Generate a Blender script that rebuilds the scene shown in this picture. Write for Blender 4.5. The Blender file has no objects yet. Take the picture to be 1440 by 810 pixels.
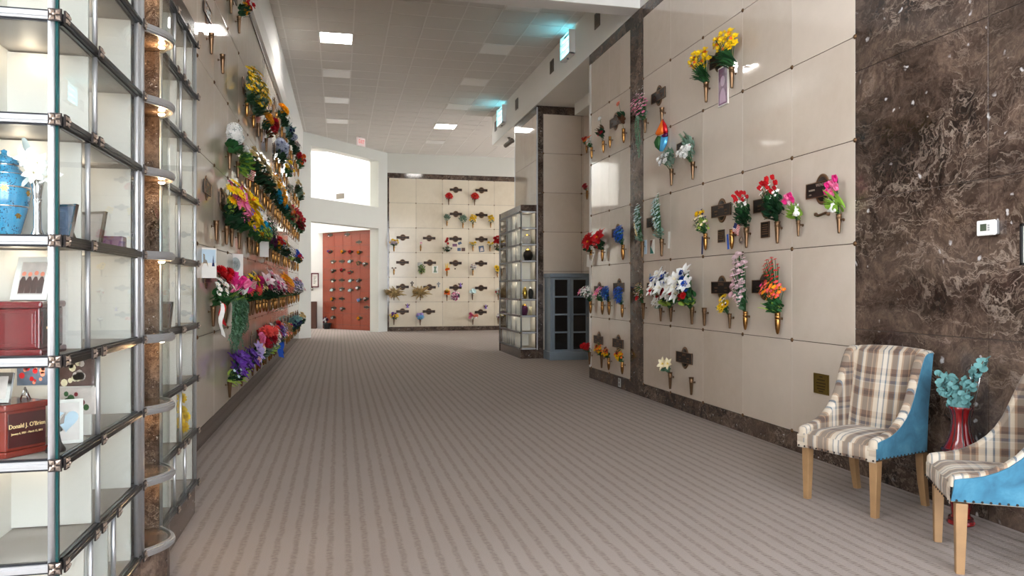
import bpy, math, random
from mathutils import Vector, Matrix
random.seed(7)
C = bpy.context.scene.collection
PI = math.pi
F = 1060.0
TH = math.atan(243.0 / F)
CT, ST = math.cos(TH), math.sin(TH)
EYE = 1.40

# ---------------------------------------------------------------- camera rays (photo pixel -> point on a real plane)
def ray(px, py):
    X = (px - 720) / F
    return CT * X + ST, CT - ST * X, (405 - py) / F
def on_x(px, py, x):
    a, b, u = ray(px, py); t = x / a
    return Vector((x, b * t, EYE + u * t))
def on_y(px, py, y):
    a, b, u = ray(px, py); t = y / b
    return Vector((a * t, y, EYE + u * t))
def on_line(px, py, A, B):
    a, b, u = ray(px, py)
    dx, dy = B[0] - A[0], B[1] - A[1]
    t = (A[0] * dy - A[1] * dx) / (a * dy - b * dx)
    return Vector((a * t, b * t, EYE + u * t))

# ---------------------------------------------------------------- mesh builder
class MB:
    def __init__(s):
        s.v, s.f, s.m, s.s = [], [], [], []
    def add(s, vs, fs, m=0, smooth=False):
        o = len(s.v)
        s.v += [tuple(p) for p in vs]
        for f in fs:
            s.f.append([i + o for i in f]); s.m.append(m); s.s.append(smooth)
        return s
    def box(s, x0, x1, y0, y1, z0, z1, m=0, T=None):
        vs = [Vector(p) for p in ((x0,y0,z0),(x1,y0,z0),(x1,y1,z0),(x0,y1,z0),(x0,y0,z1),(x1,y0,z1),(x1,y1,z1),(x0,y1,z1))]
        if T is not None: vs = [T @ p for p in vs]
        return s.add(vs, [(0,3,2,1),(4,5,6,7),(0,1,5,4),(1,2,6,5),(2,3,7,6),(3,0,4,7)], m)
    def quad(s, a, b, c, d, m=0):
        return s.add([a, b, c, d], [(0,1,2,3)], m)
    def lathe(s, prof, n=16, T=None, m=0, sx=1, sy=1, smooth=True, cap=True):
        vs, fs = [], []
        for r, z in prof:
            for k in range(n):
                a = 2 * PI * k / n
                p = Vector((r * math.cos(a) * sx, r * math.sin(a) * sy, z))
                vs.append(T @ p if T is not None else p)
        for j in range(len(prof) - 1):
            for k in range(n):
                a, b = j * n + k, j * n + (k + 1) % n
                fs.append((a, b, b + n, a + n))
        if cap:
            fs.append(tuple(range(n - 1, -1, -1)))
            o = (len(prof) - 1) * n
            fs.append(tuple(range(o, o + n)))
        return s.add(vs, fs, m, smooth)
    def tube(s, pts, r, n=6, m=0, smooth=True):
        pts = [Vector(p) for p in pts]
        rs = r if isinstance(r, (list, tuple)) else [r] * len(pts)
        vs, fs = [], []
        for i, p in enumerate(pts):
            d = (pts[min(i + 1, len(pts) - 1)] - pts[max(i - 1, 0)]).normalized()
            u = d.orthogonal().normalized() if abs(d.z) < .9 else Vector((1, 0, 0)).cross(d).normalized()
            if abs(d.z) < .9: u = Vector((0, 0, 1)).cross(d).normalized()
            w = d.cross(u)
            for k in range(n):
                a = 2 * PI * k / n
                vs.append(p + (u * math.cos(a) + w * math.sin(a)) * rs[i])
        for i in range(len(pts) - 1):
            for k in range(n):
                a, b = i * n + k, i * n + (k + 1) % n
                fs.append((a, b, b + n, a + n))
        fs.append(tuple(range(n - 1, -1, -1))); o = (len(pts) - 1) * n
        fs.append(tuple(range(o, o + n)))
        return s.add(vs, fs, m, smooth)
    def prism(s, pts, lo, hi, axis='x', m=0):
        n = len(pts)
        def P(a, b, h):
            return {'x': (h, a, b), 'y': (a, h, b), 'z': (a, b, h)}[axis]
        vs = [P(a, b, lo) for a, b in pts] + [P(a, b, hi) for a, b in pts]
        fs = [tuple(range(n - 1, -1, -1)), tuple(range(n, 2 * n))]
        fs += [(i, (i + 1) % n, (i + 1) % n + n, i + n) for i in range(n)]
        return s.add(vs, fs, m)
    def sweep(s, path, prof, z, side, m=0, smooth=False):
        """profile (outward d, height h) swept along a flat path; outward is right of travel (side=1) or left (-1)"""
        vs, fs, n = [], [], len(prof)
        L = len(path)
        for i, p in enumerate(path):
            a = Vector(path[max(i - 1, 0)]); b = Vector(path[min(i + 1, L - 1)])
            d = (b - a).normalized(); nr = Vector((d.y, -d.x)) * side
            for q, h in prof:
                vs.append((p[0] + nr.x * q, p[1] + nr.y * q, z + h))
        for i in range(L - 1):
            for k in range(n):
                a, b = i * n + k, i * n + (k + 1) % n
                fs.append((a, b, b + n, a + n))
        fs.append(tuple(range(n - 1, -1, -1))); fs.append(tuple(range((L - 1) * n, L * n)))
        return s.add(vs, fs, m, smooth)
    def mesh(s, name, mats):
        me = bpy.data.meshes.new(name)
        me.from_pydata(s.v, [], s.f)
        for mt in (mats if isinstance(mats, (list, tuple)) else [mats]): me.materials.append(mt)
        me.polygons.foreach_set('material_index', s.m)
        me.polygons.foreach_set('use_smooth', s.s)
        import bmesh
        bm = bmesh.new(); bm.from_mesh(me); bmesh.ops.recalc_face_normals(bm, faces=bm.faces); bm.to_mesh(me); bm.free()
        me.update()
        return me
    def obj(s, name, mats, parent=None, loc=None, bevel=0, seg=2):
        return link(name, s.mesh(name, mats), parent, loc, bevel, seg)

def link(name, me, parent=None, loc=None, bevel=0, seg=2):
    o = bpy.data.objects.new(name, me); C.objects.link(o)
    if parent is not None: o.parent = parent
    if loc is not None: o.location = loc
    if bevel:
        b = o.modifiers.new('bevel', 'BEVEL'); b.width = bevel; b.segments = seg; b.limit_method = 'ANGLE'; b.angle_limit = math.radians(40)
    return o
def tag(o, label, cat, group=None):
    o['label'] = label; o['category'] = cat
    if group: o['group'] = group
    return o
def thing(name, label, cat, loc=(0,0,0), rz=0, group=None):
    o = bpy.data.objects.new(name, None); C.objects.link(o)
    o.empty_display_size = .05
    o.location = loc; o.rotation_euler = (0, 0, rz)
    return tag(o, label, cat, group)
def struct(name, mb, mats, parent=None, bevel=0):
    o = mb.obj(name, mats, parent, None, bevel)
    if parent is None: o['kind'] = 'structure'
    return o
def TR(loc=(0,0,0), rx=0, ry=0, rz=0, sc=1):
    return Matrix.Translation(loc) @ Matrix.Rotation(rz, 4, 'Z') @ Matrix.Rotation(ry, 4, 'Y') @ Matrix.Rotation(rx, 4, 'X') @ Matrix.Scale(sc, 4)
def aim(loc, d, sc=1, roll=0):
    q = Vector(d).normalized().to_track_quat('Z', 'Y').to_matrix().to_4x4()
    return Matrix.Translation(loc) @ q @ Matrix.Rotation(roll, 4, 'Z') @ Matrix.Scale(sc, 4)
ORD = 'first second third fourth fifth sixth seventh eighth ninth tenth eleventh twelfth thirteenth fourteenth fifteenth sixteenth seventeenth eighteenth nineteenth twentieth'.split()
def nth(i):
    return ORD[i] if i < 20 else ('twenty-' + ORD[i - 20] if i < 29 else 'thirtieth' if i == 29 else 'thirty-' + ORD[i - 30])

# ---------------------------------------------------------------- materials
def nmat(name):
    m = bpy.data.materials.new(name); m.use_nodes = True
    nt = m.node_tree; b = nt.nodes['Principled BSDF']
    return m, nt, b
def rgba(c): return (c[0], c[1], c[2], 1)
def srgb(r, g, b):
    f = lambda u: (u / 255 / 12.92) if u / 255 <= .04045 else ((u / 255 + .055) / 1.055) ** 2.4
    return (f(r), f(g), f(b))
def plain(name, col, rough=.6, metal=0, var=0, scale=30, spec=.5, sheen=0, emit=None, es=1, coat=0):
    m, nt, b = nmat(name)
    b.inputs['Base Color'].default_value = rgba(col); b.inputs['Roughness'].default_value = rough
    b.inputs['Metallic'].default_value = metal; b.inputs['Specular IOR Level'].default_value = spec
    b.inputs['Sheen Weight'].default_value = sheen; b.inputs['Coat Weight'].default_value = coat
    if var:
        tc = nt.nodes.new('ShaderNodeTexCoord'); n = nt.nodes.new('ShaderNodeTexNoise'); n.inputs['Scale'].default_value = scale
        n.inputs['Detail'].default_value = 4
        nt.links.new(tc.outputs['Object'], n.inputs['Vector'])
        mx = nt.nodes.new('ShaderNodeMix'); mx.data_type = 'RGBA'
        mx.inputs[6].default_value = rgba([k * (1 - var) for k in col]); mx.inputs[7].default_value = rgba([min(1, k * (1 + var)) for k in col])
        nt.links.new(n.outputs['Fac'], mx.inputs[0]); nt.links.new(mx.outputs[2], b.inputs['Base Color'])
    if emit:
        b.inputs['Emission Color'].default_value = rgba(emit); b.inputs['Emission Strength'].default_value = es
    return m
class G:
    """tiny node-graph helper"""
    def __init__(s, nt): s.nt = nt
    def n(s, t, **kw):
        nd = s.nt.nodes.new(t)
        for k, v in kw.items(): setattr(nd, k, v)
        return nd
    def l(s, a, b): s.nt.links.new(a, b)
    def math(s, op, a, b=None, clamp=False):
        nd = s.n('ShaderNodeMath', operation=op, use_clamp=clamp)
        for i, q in enumerate((a, b)):
            if q is None: continue
            if isinstance(q, (int, float)): nd.inputs[i].default_value = q
            else: s.l(q, nd.inputs[i])
        return nd.outputs[0]
    def coord(s, kind='Object'): return s.n('ShaderNodeTexCoord').outputs[kind]
    def xyz(s, v):
        nd = s.n('ShaderNodeSeparateXYZ'); s.l(v, nd.inputs[0]); return nd.outputs
    def noise(s, v, scale, detail=4, rough=.5, dist=0):
        nd = s.n('ShaderNodeTexNoise'); nd.inputs['Scale'].default_value = scale; nd.inputs['Detail'].default_value = detail
        nd.inputs['Roughness'].default_value = rough; nd.inputs['Distortion'].default_value = dist
        s.l(v, nd.inputs['Vector']); return nd.outputs
    def ramp(s, fac, stops, interp='LINEAR'):
        nd = s.n('ShaderNodeValToRGB'); cr = nd.color_ramp; cr.interpolation = interp
        while len(cr.elements) < len(stops): cr.elements.new(.5)
        for e, (p, c) in zip(cr.elements, stops):
            e.position = p; e.color = rgba(c if isinstance(c, (tuple, list)) else (c, c, c))
        s.l(fac, nd.inputs[0]); return nd.outputs[0]
    def mix(s, f, a, b, blend='MIX'):
        nd = s.n('ShaderNodeMix', data_type='RGBA', blend_type=blend)
        for i, q in ((0, f), (6, a), (7, b)):
            if isinstance(q, (int, float)): nd.inputs[i].default_value = q
            elif isinstance(q, (tuple, list)): nd.inputs[i].default_value = rgba(q)
            else: s.l(q, nd.inputs[i])
        return nd.outputs[2]
    def bump(s, h, b, strength=.2, dist=.01):
        nd = s.n('ShaderNodeBump'); nd.inputs['Strength'].default_value = strength; nd.inputs['Distance'].default_value = dist
        s.l(h, nd.inputs['Height']); s.l(nd.outputs[0], b.inputs['Normal'])

MAT = {}
def cream(name, col, axis, a0, aw, z0, zh, rough=.05, spec=.75):
    m, nt, b = nmat(name); g = G(nt); co = g.coord(); x = g.xyz(co)
    u = g.math('FLOOR', g.math('DIVIDE', g.math('SUBTRACT', x[axis], a0), aw)); v = g.math('FLOOR', g.math('DIVIDE', g.math('SUBTRACT', x[2], z0), zh))
    cb = g.n('ShaderNodeCombineXYZ'); g.l(u, cb.inputs[0]); g.l(v, cb.inputs[1])
    wn = g.n('ShaderNodeTexWhiteNoise', noise_dimensions='3D'); g.l(cb.outputs[0], wn.inputs['Vector'])
    n1 = g.noise(co, 1.3, 5, .6, .6)['Fac']; n2 = g.noise(co, 9, 4, .6)['Fac']
    f = g.math('ADD', g.math('MULTIPLY', n1, .6), g.math('ADD', g.math('MULTIPLY', n2, .25), g.math('MULTIPLY', wn.outputs['Value'], .3)))
    dark = [col[0] * .88, col[1] * .855, col[2] * .82]; lite = [min(1, k * 1.08) for k in col]
    g.l(g.ramp(f, [(.3, dark), (.58, col), (.85, lite)]), b.inputs['Base Color'])
    b.inputs['Roughness'].default_value = rough; b.inputs['Specular IOR Level'].default_value = spec
    return m
CREAM = srgb(206, 193, 178)
MAT['cream_right'] = cream('cream_marble_right', CREAM, 1, 4.98, .8143, .17, .783)
MAT['cream_left'] = cream('cream_marble_left', srgb(207, 195, 180), 1, 6.89, .86, .171, .805)
MAT['cream_far'] = cream('cream_marble_far', srgb(218, 208, 188), 0, 1.57, .866, .14, .803, .12, .4)
def emperador(name, lum=1.0, scale=1.0, rough=.1):
    m, nt, b = nmat(name); g = G(nt); co = g.coord()
    w = g.noise(co, 1.6 * scale, 5, .6); mp = g.n('ShaderNodeVectorMath', operation='MULTIPLY_ADD')
    g.l(w['Color'], mp.inputs[0]); mp.inputs[1].default_value = (.45, .45, .45); g.l(co, mp.inputs[2])
    p = mp.outputs[0]
    base = g.noise(p, 2.2 * scale, 8, .68, .5)['Fac']
    fine = g.noise(p, 16 * scale, 6, .7)['Fac']
    f = g.math('ADD', g.math('MULTIPLY', base, .72), g.math('MULTIPLY', fine, .34))
    k = lum
    col = g.ramp(f, [(.40, (.014*k, .009*k, .0075*k)), (.52, (.045*k, .028*k, .021*k)), (.60, (.095*k, .062*k, .046*k)), (.72, (.22*k, .155*k, .115*k))])
    def veins(sc, width):
        v = g.n('ShaderNodeTexVoronoi', feature='DISTANCE_TO_EDGE'); v.inputs['Scale'].default_value = sc * scale
        g.l(p, v.inputs['Vector'])
        return g.ramp(v.outputs['Distance'], [(0, (1, 1, 1)), (width, (0, 0, 0))])
    mask = g.ramp(g.noise(co, 1.1 * scale, 3, .5)['Fac'], [(.42, (0, 0, 0)), (.62, (1, 1, 1))])
    def ridge(sc, w, src=p):
        return g.ramp(g.math('ABSOLUTE', g.math('SUBTRACT', g.noise(src, sc * scale, 5, .62, 1.2)['Fac'], .5)), [(0, (1, 1, 1)), (w, (0, 0, 0))])
    st = g.n('ShaderNodeMapping'); st.inputs['Rotation'].default_value = (.75, 0, 0); st.inputs['Scale'].default_value = (1, .45, 1.3); g.l(p, st.inputs['Vector'])
    patch = g.ramp(g.noise(st.outputs[0], 1.2 * scale, 4, .6)['Fac'], [(.48, (0, 0, 0)), (.66, (1, 1, 1))])
    col = g.mix(g.math('MULTIPLY', patch, g.math('MULTIPLY', fine, .85)), col, (.22, .155, .115))
    v1 = g.math('MULTIPLY', ridge(2.6, .018, st.outputs[0]), g.math('ADD', .15, mask))
    col = g.mix(g.math('MULTIPLY', v1, .55, True), col, (.40, .32, .26))
    v2 = g.math('MULTIPLY', ridge(8, .035), g.math('ADD', .2, g.math('MULTIPLY', mask, .8)))
    col = g.mix(g.math('MULTIPLY', v2, .42, True), col, (.30, .225, .175))
    v3 = g.math('MULTIPLY', veins(26, .07), g.math('ADD', .1, g.math('MULTIPLY', patch, .7)))
    col = g.mix(g.math('MULTIPLY', v3, .35, True), col, (.02, .013, .011))
    fl = g.n('ShaderNodeTexVoronoi'); fl.inputs['Scale'].default_value = 11 * scale; g.l(p, fl.inputs['Vector'])
    fk = g.math('MULTIPLY', g.ramp(fl.outputs['Distance'], [(.10, (1, 1, 1)), (.19, (0, 0, 0))]), g.ramp(g.noise(co, 4 * scale, 2)['Fac'], [(.5, (0, 0, 0)), (.6, (1, 1, 1))]))
    col = g.mix(g.math('MULTIPLY', fk, .8), col, (.62, .60, .60))
    g.l(col, b.inputs['Base Color']); b.inputs['Roughness'].default_value = rough; b.inputs['Specular IOR Level'].default_value = .45
    return m
MAT['marble'] = emperador('emperador_marble', .88, 1.0)
MAT['marble_trim'] = emperador('emperador_marble_trim', .95, 1.7)
MAT['marble_niche'] = emperador('emperador_marble_niche', .8, 3.2, .15)
def granite():
    m, nt, b = nmat('red_granite'); g = G(nt); co = g.coord()
    f = g.noise(co, 60, 5, .8)['Fac']; n = g.noise(co, 1.5, 3)['Fac']
    c = g.ramp(f, [(.35, srgb(104, 42, 30)), (.55, srgb(150, 70, 52)), (.75, srgb(182, 110, 92))])
    g.l(g.mix(g.math('MULTIPLY', n, .5), c, srgb(160, 84, 64)), b.inputs['Base Color']); b.inputs['Roughness'].default_value = .08
    return m
MAT['granite'] = granite()
def carpet():
    m, nt, b = nmat('woven_carpet'); g = G(nt); co = g.coord(); x = g.xyz(co)
    wob = g.math('MULTIPLY', g.math('SUBTRACT', g.noise(co, 7, 3)['Fac'], .5), .03)
    u = g.math('FRACT', g.math('DIVIDE', g.math('ADD', x[0], wob), .093))
    row = g.math('FLOOR', g.math('DIVIDE', x[0], .093))
    tri = g.math('ABSOLUTE', g.math('SUBTRACT', u, .5))
    stripe = g.ramp(tri, [(.10, (1, 1, 1)), (.24, (0, 0, 0))])
    v = g.math('FRACT', g.math('ADD', g.math('DIVIDE', x[1], .021), g.math('MULTIPLY', row, .37)))
    dash = g.ramp(g.math('ABSOLUTE', g.math('SUBTRACT', v, .5)), [(.12, (1, 1, 1)), (.3, (.25, .25, .25))])
    n1 = g.noise(co, 260, 3, .7)['Fac']; n2 = g.noise(co, 2.0, 3)['Fac']
    patch = g.ramp(g.noise(co, 38, 2)['Fac'], [(.35, (.35, .35, .35)), (.6, (1, 1, 1))])
    light = g.mix(n1, srgb(132, 121, 115), srgb(182, 172, 166))
    dark = g.mix(n1, srgb(88, 79, 75), srgb(136, 125, 119))
    fac = g.math('MULTIPLY', g.math('MULTIPLY', stripe, dash), patch)
    wv = g.math('MULTIPLY', g.ramp(g.math('ABSOLUTE', g.math('SUBTRACT', g.math('FRACT', g.math('DIVIDE', x[1], .0105)), .5)), [(.1, (1, 1, 1)), (.35, (0, 0, 0))]), .16)
    col = g.mix(g.math('ADD', g.math('MULTIPLY', fac, .95), wv, True), light, dark)
    g.l(g.mix(g.math('MULTIPLY', n2, .3), col, srgb(138, 124, 116)), b.inputs['Base Color'])
    b.inputs['Roughness'].default_value = .95; b.inputs['Specular IOR Level'].default_value = .15
    g.bump(g.math('ADD', n1, g.math('MULTIPLY', stripe, -.6)), b, .35, .006)
    return m
MAT['carpet'] = carpet()
def glass_thin():
    m = bpy.data.materials.new('clear_glass'); m.use_nodes = True; nt = m.node_tree; nt.nodes.clear(); g = G(nt)
    o = g.n('ShaderNodeOutputMaterial'); t = g.n('ShaderNodeBsdfTransparent'); t.inputs[0].default_value = (.965, .985, .98, 1)
    gl = g.n('ShaderNodeBsdfGlossy'); gl.inputs['Roughness'].default_value = .01
    lw = g.n('ShaderNodeLayerWeight'); lw.inputs['Blend'].default_value = .5
    fr = g.math('ADD', .022, g.math('MULTIPLY', g.math('POWER', lw.outputs['Facing'], 5.0), .5))
    mx = g.n('ShaderNodeMixShader'); g.l(fr, mx.inputs[0]); g.l(t.outputs[0], mx.inputs[1]); g.l(gl.outputs[0], mx.inputs[2])
    g.l(mx.outputs[0], o.inputs[0]); return m
MAT['glass'] = glass_thin()
MAT['glass_edge'] = plain('teal_glass_edge', srgb(10, 58, 58), .12, 0, .15, 20)
MAT['white'] = plain('white_paint', srgb(226, 225, 220), .75, 0, .02, 3)
MAT['wall_grey'] = plain('pale_grey_paint', srgb(212, 213, 206), .7, 0, .02, 3)
MAT['ceil'] = plain('ceiling_tile', srgb(210, 207, 202), .9, 0, .05, 120)
MAT['tbar'] = plain('ceiling_grid_white', srgb(222, 220, 216), .6)
MAT['seam'] = plain('dark_joint', srgb(74, 62, 54), .8)
MAT['caulk'] = plain('pale_joint', srgb(212, 205, 195), .8)
MAT['alu'] = plain('brushed_aluminium', srgb(184, 186, 188), .42, .8, .06, 60)
MAT['alu_dark'] = plain('aluminium_groove_dark_reflection', srgb(66, 68, 72), .3, .9)
MAT['pewter'] = plain('pewter_rosette', srgb(178, 164, 152), .34, .9, .25, 90)
MAT['pewter_dark'] = plain('pewter_recess', srgb(54, 48, 46), .5, .8)
MAT['bronze'] = plain('dark_bronze', srgb(112, 86, 62), .3, .9, .2, 25)
MAT['bronze_plate'] = plain('bronze_plate', srgb(50, 41, 37), .42, .6, .2, 60)
MAT['bronze_edge'] = plain('bronze_raised', srgb(134, 104, 78), .4, .8, .2, 60)
MAT['letter'] = plain('plate_lettering', srgb(205, 190, 172), .4, .6)
MAT['brass'] = plain('polished_brass', srgb(162, 118, 66), .24, 1, .12, 25)
MAT['brass_plate'] = plain('aged_brass_plate', srgb(122, 100, 44), .4, .7, .15, 40)
MAT['panel'] = plain('niche_panel', srgb(214, 211, 204), .45, 0, .03, 8)
MAT['shelf'] = plain('niche_shelf', srgb(158, 152, 146), .5, 0, .04, 8)
MAT['lamp'] = plain('lit_lamp', (1, 1, 1), .5, emit=(1, .97, .92), es=14)
MAT['lamp_off'] = plain('unlit_diffuser', srgb(232, 232, 230), .35)
MAT['spot'] = plain('warm_spot_bulb', (1, .9, .7), .5, emit=(1, .78, .48), es=16)
MAT['cyan'] = plain('cyan_tube', (.2, .8, .9), .5, emit=(.22, .82, 1.0), es=1.7)
MAT['steel_blue'] = plain('blue_grey_painted_steel', srgb(120, 133, 144), .45, .1, .05, 12)
MAT['black_glass'] = plain('black_glass', (.006, .006, .008), .06)
MAT['black'] = plain('black_plastic', (.012, .012, .013), .4)
MAT['plastic_white'] = plain('white_plastic', srgb(232, 232, 228), .35)
MAT['lcd'] = plain('lcd_screen', srgb(82, 92, 76), .2)
MAT['vent'] = plain('vent_grille', srgb(112, 104, 94), .6, .2)
MAT['wood'] = plain('rubbed_oak', srgb(146, 113, 77), .5, 0, .28, 14)
MAT['gilt'] = plain('gilt_paint', srgb(236, 206, 150), .5)
MAT['cherry'] = plain('cherry_wood', srgb(116, 36, 25), .22, 0, .3, 10, coat=.4)
MAT['mahogany'] = plain('mahogany_wood', srgb(98, 22, 28), .2, 0, .25, 9, coat=.4)
MAT['mahogany_dark'] = plain('dark_mahogany', srgb(66, 22, 24), .25, 0, .2, 9, coat=.3)
MAT['silver'] = plain('silver', srgb(216, 216, 218), .12, 1)
MAT['gold'] = plain('gold_leaf', srgb(214, 172, 72), .25, 1)
MAT['photo_dark'] = plain('photo_print_dark', srgb(92, 70, 66), .25, 0, .7, 40)
MAT['photo_blue'] = plain('photo_print_blue', srgb(88, 104, 128), .25, 0, .6, 40)
MAT['photo_light'] = plain('photo_print_light', srgb(206, 196, 190), .25, 0, .25, 30)
MAT['photo_mauve'] = plain('photo_print_mauve', srgb(120, 84, 110), .25, 0, .6, 22)
MAT['paper'] = plain('card_paper', srgb(238, 236, 230), .7)
MAT['paper_blue'] = plain('pale_blue_card', srgb(196, 220, 236), .7)
MAT['teal'] = plain('teal_print', srgb(46, 142, 134), .5)
MAT['brown'] = plain('brown_print', srgb(112, 74, 58), .5)
MAT['brownwood'] = plain('dark_brown_wood', srgb(84, 50, 36), .5, 0, .2, 10)
MAT['redlet'] = plain('exit_letters', srgb(222, 66, 66), .5, emit=srgb(238, 60, 60), es=.12)
MAT['sign_white'] = plain('exit_sign_face', srgb(240, 225, 222), .5, emit=(1, .86, .84), es=.02)
COLS = dict(red=(196, 18, 28), darkred=(120, 12, 26), crimson=(176, 16, 40), pink=(232, 124, 166), hotpink=(214, 44, 128), palepink=(240, 200, 210), blush=(236, 214, 218),
            white=(242, 242, 238), cream=(240, 230, 196), yellow=(240, 204, 24), gold=(236, 164, 20), orange=(240, 116, 36), coral=(240, 96, 88), salmon=(240, 150, 124),
            purple=(98, 50, 150), violet=(140, 110, 196), lavender=(180, 164, 214), plum=(84, 22, 70), blue=(36, 88, 190), navy=(34, 44, 92), sky=(84, 170, 220), aqua=(198, 226, 228),
            cyan=(24, 160, 200), green=(44, 92, 48), darkgreen=(24, 60, 36), lightgreen=(128, 168, 60), lime=(160, 190, 80), sage=(116, 140, 124), eucalyptus=(92, 138, 138), straw=(206, 182, 128),
            tan=(176, 142, 96), brown=(84, 52, 32), ivy=(92, 132, 104), silverleaf=(170, 178, 176), black=(20, 20, 22), greyblue=(150, 158, 178))
for k, v in COLS.items():
    MAT['c_' + k] = plain('tint_' + k, srgb(*v), .6, 0, .14, 45, .3)
def plaid(name, ua, va):
    m, nt, b = nmat(name); g = G(nt); co = g.coord(); x = g.xyz(co)
    br, tn, cr, bl, wh = srgb(66, 45, 37), srgb(136, 104, 78), srgb(192, 178, 158), srgb(92, 108, 122), srgb(208, 200, 186)
    def axis(e, per, off, stops):
        return g.ramp(g.math('FRACT', g.math('ADD', g.math('DIVIDE', e, per), off)), stops, 'CONSTANT')
    u = x[0] if ua == 'x' else x[1]
    v = g.math('SUBTRACT', x[2], x[1]) if va == 'zy' else x[2]
    S1 = [(0, br), (.14, tn), (.17, br), (.25, tn), (.30, cr), (.42, bl), (.45, wh), (.56, bl), (.60, cr), (.68, tn), (.71, br), (.84, bl), (.87, cr), (.95, tn)]
    S2 = [(0, cr), (.20, tn), (.24, br), (.34, tn), (.38, cr), (.52, wh), (.55, bl), (.62, cr), (.72, br), (.78, tn), (.88, cr)]
    c = g.mix(.27, axis(u, .26, .48, S1), axis(v, .235, .1, S2))
    n = g.noise(co, 220, 3, .7)['Fac']; n2 = g.noise(co, 8, 3)['Fac']
    c = g.mix(.12, c, g.mix(n, srgb(100, 88, 78), srgb(190, 180, 166)))
    g.l(g.mix(g.math('MULTIPLY', n2, .08), c, srgb(130, 112, 98)), b.inputs['Base Color'])
    b.inputs['Roughness'].default_value = .9; b.inputs['Sheen Weight'].default_value = .15
    g.bump(n, b, .2, .003)
    return m
MAT['plaid'] = plaid('plaid_fabric', 'x', 'zy'); MAT['plaid_side'] = plaid('plaid_fabric_wing', 'y', 'z')
def velvet():
    m, nt, b = nmat('blue_velvet'); g = G(nt); co = g.coord()
    n = g.noise(co, 7, 4, .6, .5)['Fac']
    g.l(g.ramp(n, [(.3, srgb(28, 82, 108)), (.55, srgb(48, 110, 136)), (.75, srgb(74, 132, 156))]), b.inputs['Base Color'])
    b.inputs['Roughness'].default_value = .75; b.inputs['Sheen Weight'].default_value = .3; b.inputs['Sheen Tint'].default_value = (.6, .85, 1, 1)
    return m
MAT['velvet'] = velvet()
MAT['vase_red'] = plain('red_lacquer', srgb(112, 14, 18), .14, 0, .2, 6, coat=.6)
def enamel():
    m, nt, b = nmat('blue_enamel'); g = G(nt); co = g.coord()
    v = g.n('ShaderNodeTexVoronoi'); v.inputs['Scale'].default_value = 150; g.l(co, v.inputs['Vector'])
    dots = g.math('MULTIPLY', g.ramp(v.outputs['Distance'], [(.28, (1, 1, 1)), (.4, (0, 0, 0))]), g.ramp(g.noise(co, 22, 2)['Fac'], [(.45, (0, 0, 0)), (.55, (1, 1, 1))]))
    g.l(g.mix(g.math('MULTIPLY', dots, .8), g.mix(g.noise(co, 14, 3)['Fac'], srgb(20, 110, 160), srgb(70, 160, 196)), srgb(16, 34, 58)), b.inputs['Base Color'])
    b.inputs['Roughness'].default_value = .12; b.inputs['Coat Weight'].default_value = .5; return m
MAT['urn_blue'] = enamel()
# ================================================================ the setting
XR = 3.805
CEIL = 5.76
def LX(y): return -1.185 + .0065 * (y - 7)
f = MB(); f.box(-6, 14, -7, 31, -.12, 0); struct('floor', f, MAT['carpet'])
# ---- ceiling: tiles and T-bars
c = MB(); c.box(-3.3, 14, -3.2, 24.9, CEIL, CEIL + .12); ceiling = struct('ceiling', c, MAT['ceil'])
c = MB()
for k in range(-1, 8):
    x = -.336 + .568 * k
    c.box(x - .011, x + .011, -3, 24.6, CEIL - .006, CEIL - .0005)
for k in range(-28, 21):
    y = 13.2 + .56 * k
    c.box(-1.1, 3.8, y - .009, y + .009, CEIL - .005, CEIL - .0005)
for k in range(8, 15):
    x = -.336 + .568 * k
    c.box(x - .011, x + .011, 18.9, 24.6, CEIL - .006, CEIL - .0005)
struct('grid', c, MAT['tbar'], ceiling)

# ---- cream crypt fronts as separate slabs with open joints
def slabs(mb, back, P, us, zs, depth=.03):
    """P(u, out) -> (x, y); slabs between successive us / zs"""
    g = .0022
    for u0, u1 in zip(us, us[1:]):
        for z0, z1 in zip(zs, zs[1:]):
            a, b = P(u0 + g, 0), P(u1 - g, 0); a2, b2 = P(u0 + g, -depth), P(u1 - g, -depth)
            vs = [(*a, z0 + g + .001), (*b, z0 + g + .001), (*b, z1 - g), (*a, z1 - g), (*a2, z0 + g + .001), (*b2, z0 + g + .001), (*b2, z1 - g), (*a2, z1 - g)]
            mb.add(vs, [(0,1,2,3), (4,7,6,5), (0,4,5,1), (1,5,6,2), (2,6,7,3), (3,7,4,0)])
    a, b = P(us[0], -.006), P(us[-1], -.006)
    back.quad((*a, zs[0]), (*b, zs[0]), (*b, zs[-1]), (*a, zs[-1]))
def caulk(mb, P, us, z0, z1):
    for u in us:
        a, b, a2, b2 = P(u - .0026, -.0012), P(u + .0026, -.0012), P(u - .0026, -.01), P(u + .0026, -.01)
        vs = [(*p, z) for z in (z0, z1) for p in (a, b, b2, a2)]
        mb.add(vs, [(0,1,5,4), (1,2,6,5), (2,3,7,6), (3,0,4,7)])
ros_mb = MB(); ros_mb.lathe([(.0, .013), (.010, .012), (.015, .007), (.019, .003), (.020, 0)][::-1], 10)
ROS = ros_mb.mesh('rosette', MAT['bronze'])
def rosettes(parent, pts, rot):
    for p in pts:
        o = link('rosette', ROS, parent, p); o.rotation_euler = rot

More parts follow.
